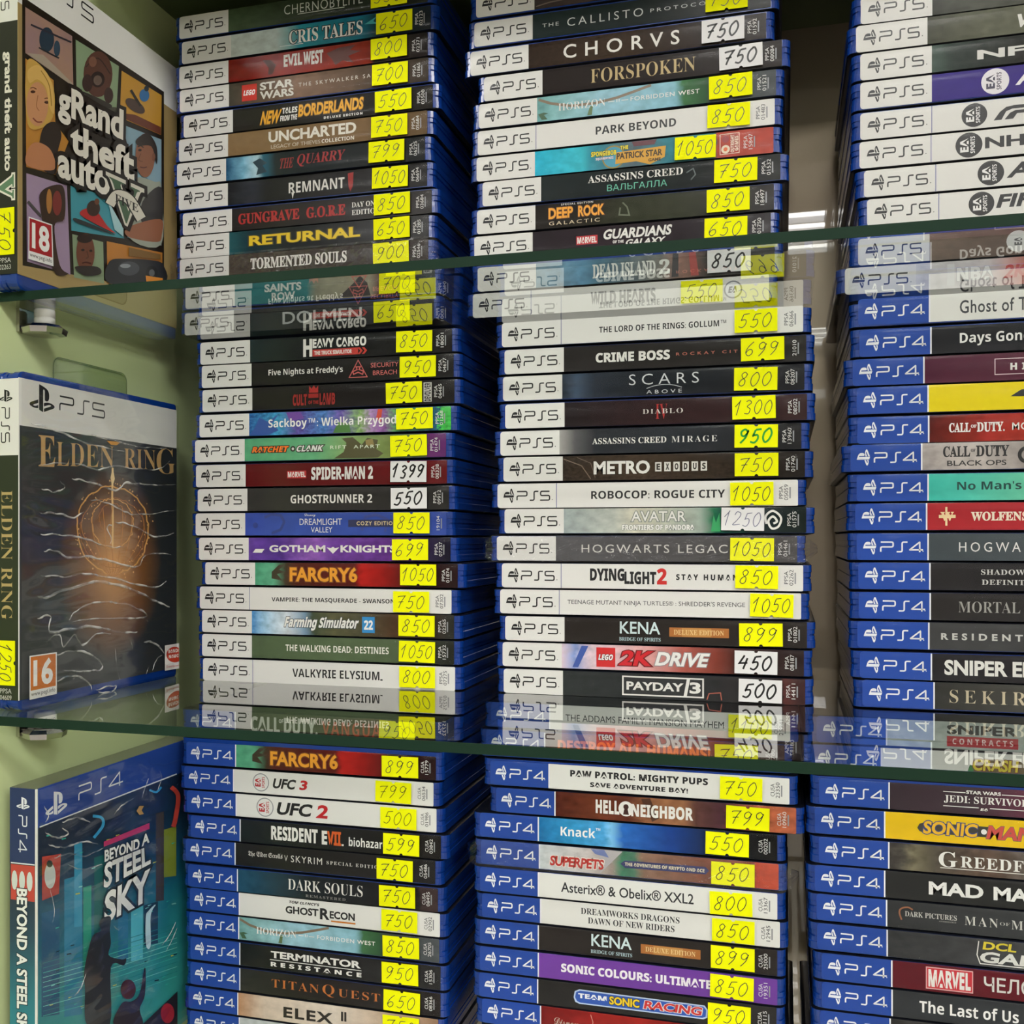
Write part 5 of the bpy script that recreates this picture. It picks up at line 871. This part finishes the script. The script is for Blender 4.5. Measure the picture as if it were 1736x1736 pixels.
pr = B2.ps(); system_mark(pr, 18.5, -2.6, 2.2, (5.4, 4.2, 5), '#16171a', '5', True, 8.5, 8, .1)
pr.op(T('ELDEN RING', 60, 125, .5, .05, '#b09a66', 't')); pr.build('spine_lettering', sp_)
pr = Print(lambda x, y, h: (x, -.3 - h, y))
for s_, z in (('PPSA', 8.9), ('04609', 5.6)):
    V, F, bb = text_mesh(s_, 'r'); pr.put([((x - bb[0]) / (bb[1] - bb[0]) * 7 - 3.5, z + (y - bb[2]) / (bb[3] - bb[2]) * 2.4) for x, y in V], F, '#c9c9c6')
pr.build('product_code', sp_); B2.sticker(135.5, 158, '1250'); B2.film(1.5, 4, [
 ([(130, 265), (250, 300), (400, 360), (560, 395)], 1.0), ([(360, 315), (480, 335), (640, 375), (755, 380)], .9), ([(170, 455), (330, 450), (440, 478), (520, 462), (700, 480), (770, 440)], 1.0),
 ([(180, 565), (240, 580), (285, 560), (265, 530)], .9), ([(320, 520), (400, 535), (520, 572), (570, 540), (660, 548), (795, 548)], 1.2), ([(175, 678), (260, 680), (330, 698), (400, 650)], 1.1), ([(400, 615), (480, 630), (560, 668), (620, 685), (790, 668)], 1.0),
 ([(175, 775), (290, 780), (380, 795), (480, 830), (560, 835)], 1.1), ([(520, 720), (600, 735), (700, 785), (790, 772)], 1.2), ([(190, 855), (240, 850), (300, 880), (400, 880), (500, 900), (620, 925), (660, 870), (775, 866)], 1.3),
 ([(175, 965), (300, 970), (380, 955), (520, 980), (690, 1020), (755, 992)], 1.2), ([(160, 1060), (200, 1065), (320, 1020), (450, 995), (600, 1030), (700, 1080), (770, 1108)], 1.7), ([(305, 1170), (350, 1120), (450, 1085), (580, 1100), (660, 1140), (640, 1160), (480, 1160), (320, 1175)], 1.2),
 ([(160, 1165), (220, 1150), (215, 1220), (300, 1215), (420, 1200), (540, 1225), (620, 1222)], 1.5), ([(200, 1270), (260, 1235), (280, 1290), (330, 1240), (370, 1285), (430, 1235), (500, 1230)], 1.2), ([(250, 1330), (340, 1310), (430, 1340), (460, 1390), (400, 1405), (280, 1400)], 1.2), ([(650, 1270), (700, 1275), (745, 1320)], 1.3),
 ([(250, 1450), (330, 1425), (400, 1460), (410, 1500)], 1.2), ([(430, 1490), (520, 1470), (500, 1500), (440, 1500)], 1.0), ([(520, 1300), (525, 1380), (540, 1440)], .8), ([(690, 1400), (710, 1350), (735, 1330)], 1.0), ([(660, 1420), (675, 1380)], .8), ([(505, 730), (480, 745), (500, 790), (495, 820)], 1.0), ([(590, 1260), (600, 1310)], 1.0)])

# --- lower: teal city box
C3 = Stand('upright cardboard box on the lowest shelf, teal city picture with slanted white title', -365, 423, Z3, 16, 177.5, 140, 0, 1150, 2.962)
H = C3.ht
b = MB(); b.box(-8, 8, 0, 140, 0, H); b.build('box_body', noisy('olive_grey_card', '#70735f', '#66695a', 20, .25), C3.root)
C3.sheet_front(NAVY, .1, 139.9, H - 20, H - .1, 'platform_band'); 
fr = C3.sheet_front(ramp_z('teal_city_print', [(0, '#3aa49c'), (.3, '#2f969c'), (.55, '#1f6f88'), (.8, '#1d4460'), (1, '#1c2c44')], 20, H - 30, .3), .1, 139.9, .1, H - 20)
pr = C3.pc(.3)
qL(pr, [(196, 747), (885, 480)], 6, '#e8eef4')
for x, y, w_, y2, c in ((320, 1010, 90, 1700, '#2f86ac'), (370, 830, 40, 1250, '#3a9cc4'), (470, 900, 60, 1600, '#1f6a6a'), (655, 1150, 60, 1420, '#5ac4d8'), (590, 1180, 50, 1420, '#2a7aa0'), (780, 680, 40, 1120, '#4a4440'), (820, 760, 62, 1000, '#8a9a3a'), (720, 1140, 70, 1340, '#26485e'), (205, 1180, 90, 1700, '#2a5f86'), (415, 1050, 40, 1500, '#2fa08a')):
    qP(pr, [(x, y2), (x + w_, y2 - w_ * .15), (x + w_, y - w_ * .3), (x, y)], c)
for k in range(70):
    x = rnd.uniform(210, 870); y = rnd.uniform(760, 1680); qP(pr, [(x, y), (x + rnd.uniform(6, 26), y - 5), (x + 20, y - 11), (x, y - 6)], rnd.choice(['#8ad8d8', '#3cc0b0', '#1c4a5a', '#c8c85a', '#1a3648']))
for k in range(12): qL(pr, [(205, 1430 + k * 24), (520 + k * 10, 1340 + k * 22), (880, 1230 + k * 24)], 3, rnd.choice(['#4ac0b8', '#2a8a90', '#7ad8d0']))
qP(pr, [(200, 895), (295, 880), (285, 1080), (200, 1115)], '#b8453c'); qE(pr, 240, 990, 28, 65, '#cfd8d4'); qE(pr, 238, 930, 15, 18, '#2a3a40')
qL(pr, spline([(850, 545), (885, 590), (872, 700), (860, 745)]), 22, '#c0443a'); qL(pr, spline([(740, 560), (775, 570), (800, 545)]), 10, '#3aa8e0'); qL(pr, spline([(455, 690), (500, 700), (505, 740), (460, 800)]), 14, '#3aa8e0')
qP(pr, [(510, 845), (740, 755), (740, 725), (510, 820)], '#d03a74'); qP(pr, [(675, 665), (690, 640), (712, 640), (700, 662), (712, 680), (690, 685)], '#c89a4a')
wt = '#f0f2f0'
for s_, q in (('BEYOND', [(514, 922), (690, 858), (690, 800), (514, 862)]), ('A', [(700, 845), (740, 822), (738, 772), (704, 786)]), ('STEEL', [(508, 1058), (746, 930), (740, 838), (514, 928)]), ('SKY', [(510, 1235), (742, 1110), (744, 950), (516, 1078)])):
    qT(pr, s_, q, wt, 'R', out='#22303a', ow=.06)
# a cloaked figure and a child, plain dark outlines, and a far statue
qS(pr, [(505, 1215), (520, 1195), (545, 1200), (540, 1260), (545, 1330), (535, 1390), (600, 1410), (622, 1405), (610, 1440), (545, 1450), (540, 1736), (425, 1740), (415, 1560), (412, 1460), (450, 1300), (495, 1265)], '#22262e')
qE(pr, 515, 1232, 28, 36, '#22262e')
qS(pr, [(560, 1740), (600, 1630), (650, 1620), (690, 1580), (712, 1460), (720, 1470), (716, 1590), (690, 1660), (700, 1740)], '#2a222a'); qE(pr, 632, 1560, 38, 50, '#4a2630'); qP(pr, [(700, 1740), (880, 1570), (880, 1740)], '#22202a'); qE(pr, 830, 1680, 34, 50, '#a02838')
qS(pr, [(722, 1340), (720, 1200), (735, 1165), (770, 1135), (745, 1190), (745, 1340)], '#b8d8e4')
pr.build('cover_print', fr)
pr = Print(lambda x, y, h: (C3.th / 2 + .3 + h, x, y)); system_mark(pr, 31, H - 13.5, H - 6, (10, 9, 11.5), '#e6eaf2', '4', False, 6, 16, H - 18.5, .11); pr.build('system_mark', fr)
C3.sheet_spine(mat('navy_spine_print', '#20305c', .3), -7.9, 7.9, H - 38, H - .1, 'spine_band')
sp_ = C3.sheet_spine(ramp_z('teal_spine_print', [(0, '#3aa0a0'), (.45, '#2a7a88'), (.75, '#243c50'), (1, '#232a36')], 0, H - 38, .15), -7.9, 7.9, .1, H - 38)
pr = C3.ps(); system_mark(pr, 14, -2.6, 2.4, (5.2, 4.4, 5.8), '#e6eaf2', '4', True, 3.6, 8, .2)
pr.op(R_(38, 38.6, -.5, .5, '#e8eef4')); pr.op(R_(39, 57, -.5, .5, '#b8453c'))
for k in range(3): pr.put([(47 + 5 * math.cos(6.28 * i / 12), -5 + k * 4.6 + 1.8 * math.sin(6.28 * i / 12)) for i in range(12)], [tuple(range(12))], '#c8d2ce')
pr.op(T('BEYOND A STEEL SKY', 51, 128, .44, -.03, wt, 'R', out='#22303a', ow=.05)); pr.build('spine_lettering', sp_)
b = MB(); b.box(7.6, 8.7, -.5, .2, 0, H); e_ = b.build('spine_fold', WHITE, C3.root); e_['label'] = 'bright white folded corner'
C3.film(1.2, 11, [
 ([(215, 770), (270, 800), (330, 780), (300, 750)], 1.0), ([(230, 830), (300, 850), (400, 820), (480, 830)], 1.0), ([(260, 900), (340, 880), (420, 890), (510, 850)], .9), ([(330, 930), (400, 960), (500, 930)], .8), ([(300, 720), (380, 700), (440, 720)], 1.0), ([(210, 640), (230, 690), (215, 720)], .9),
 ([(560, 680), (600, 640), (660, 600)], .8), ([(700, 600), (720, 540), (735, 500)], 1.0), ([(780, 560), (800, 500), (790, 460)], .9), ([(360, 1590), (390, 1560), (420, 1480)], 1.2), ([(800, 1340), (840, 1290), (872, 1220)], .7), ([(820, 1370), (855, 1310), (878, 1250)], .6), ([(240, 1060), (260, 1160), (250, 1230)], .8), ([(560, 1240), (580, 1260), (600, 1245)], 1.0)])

# --- clear hanger tab stuck to the wall behind the middle case
y0, zt = onX(90, 604, WX + .8); y1, _ = onX(214, 625, WX + .8)
hr = tag(empty('hanger_tab', W(WX, (y0 + y1) / 2, zt - 45)), 'clear plastic hanger tab on the green wall behind the film-wrapped upright case', 'hanger')
def rrect(a0, a1, b0, b1, r, n=5):
    p = []
    for cx, cz, s0 in ((a1 - r, b0 + r, -90), (a1 - r, b1 - r, 0), (a0 + r, b1 - r, 90), (a0 + r, b0 + r, 180)):
        for k in range(n + 1): t = math.radians(s0 + 90 * k / n); p.append((cx + r * math.cos(t), cz + r * math.sin(t)))
    return p
hw = (y1 - y0) / 2; pp = rrect(-hw, hw, 0, 45, 5)
b = MB(); b.loft([[(.2, a, c) for a, c in pp], [(1.0, a, c) for a, c in pp]]); b.build('tab_plate', thin_clear('clear_plastic', (.93, .96, .92), .05, 1.45, floor=.02), hr)
RIM = mat('clear_plastic_rim', '#7d9560', .15, spec=.8); LIP = mat('clear_plastic_lip', '#dcebc0', .15, spec=.8)
V, F = ribbon(pp, .7, True); link_mesh('tab_rim', [(1.1, a, c) for a, c in V], F, RIM, hr)
b = MB(); b.box(1.0, 9, -hw + 2, hw - 3, 28, 28.7); b.build('tab_ledge', MATS['clear_plastic'], hr); b = MB(); b.box(8.6, 9.1, -hw + 2, hw - 3, 27.9, 28.9); b.build('ledge_rim', LIP, hr)
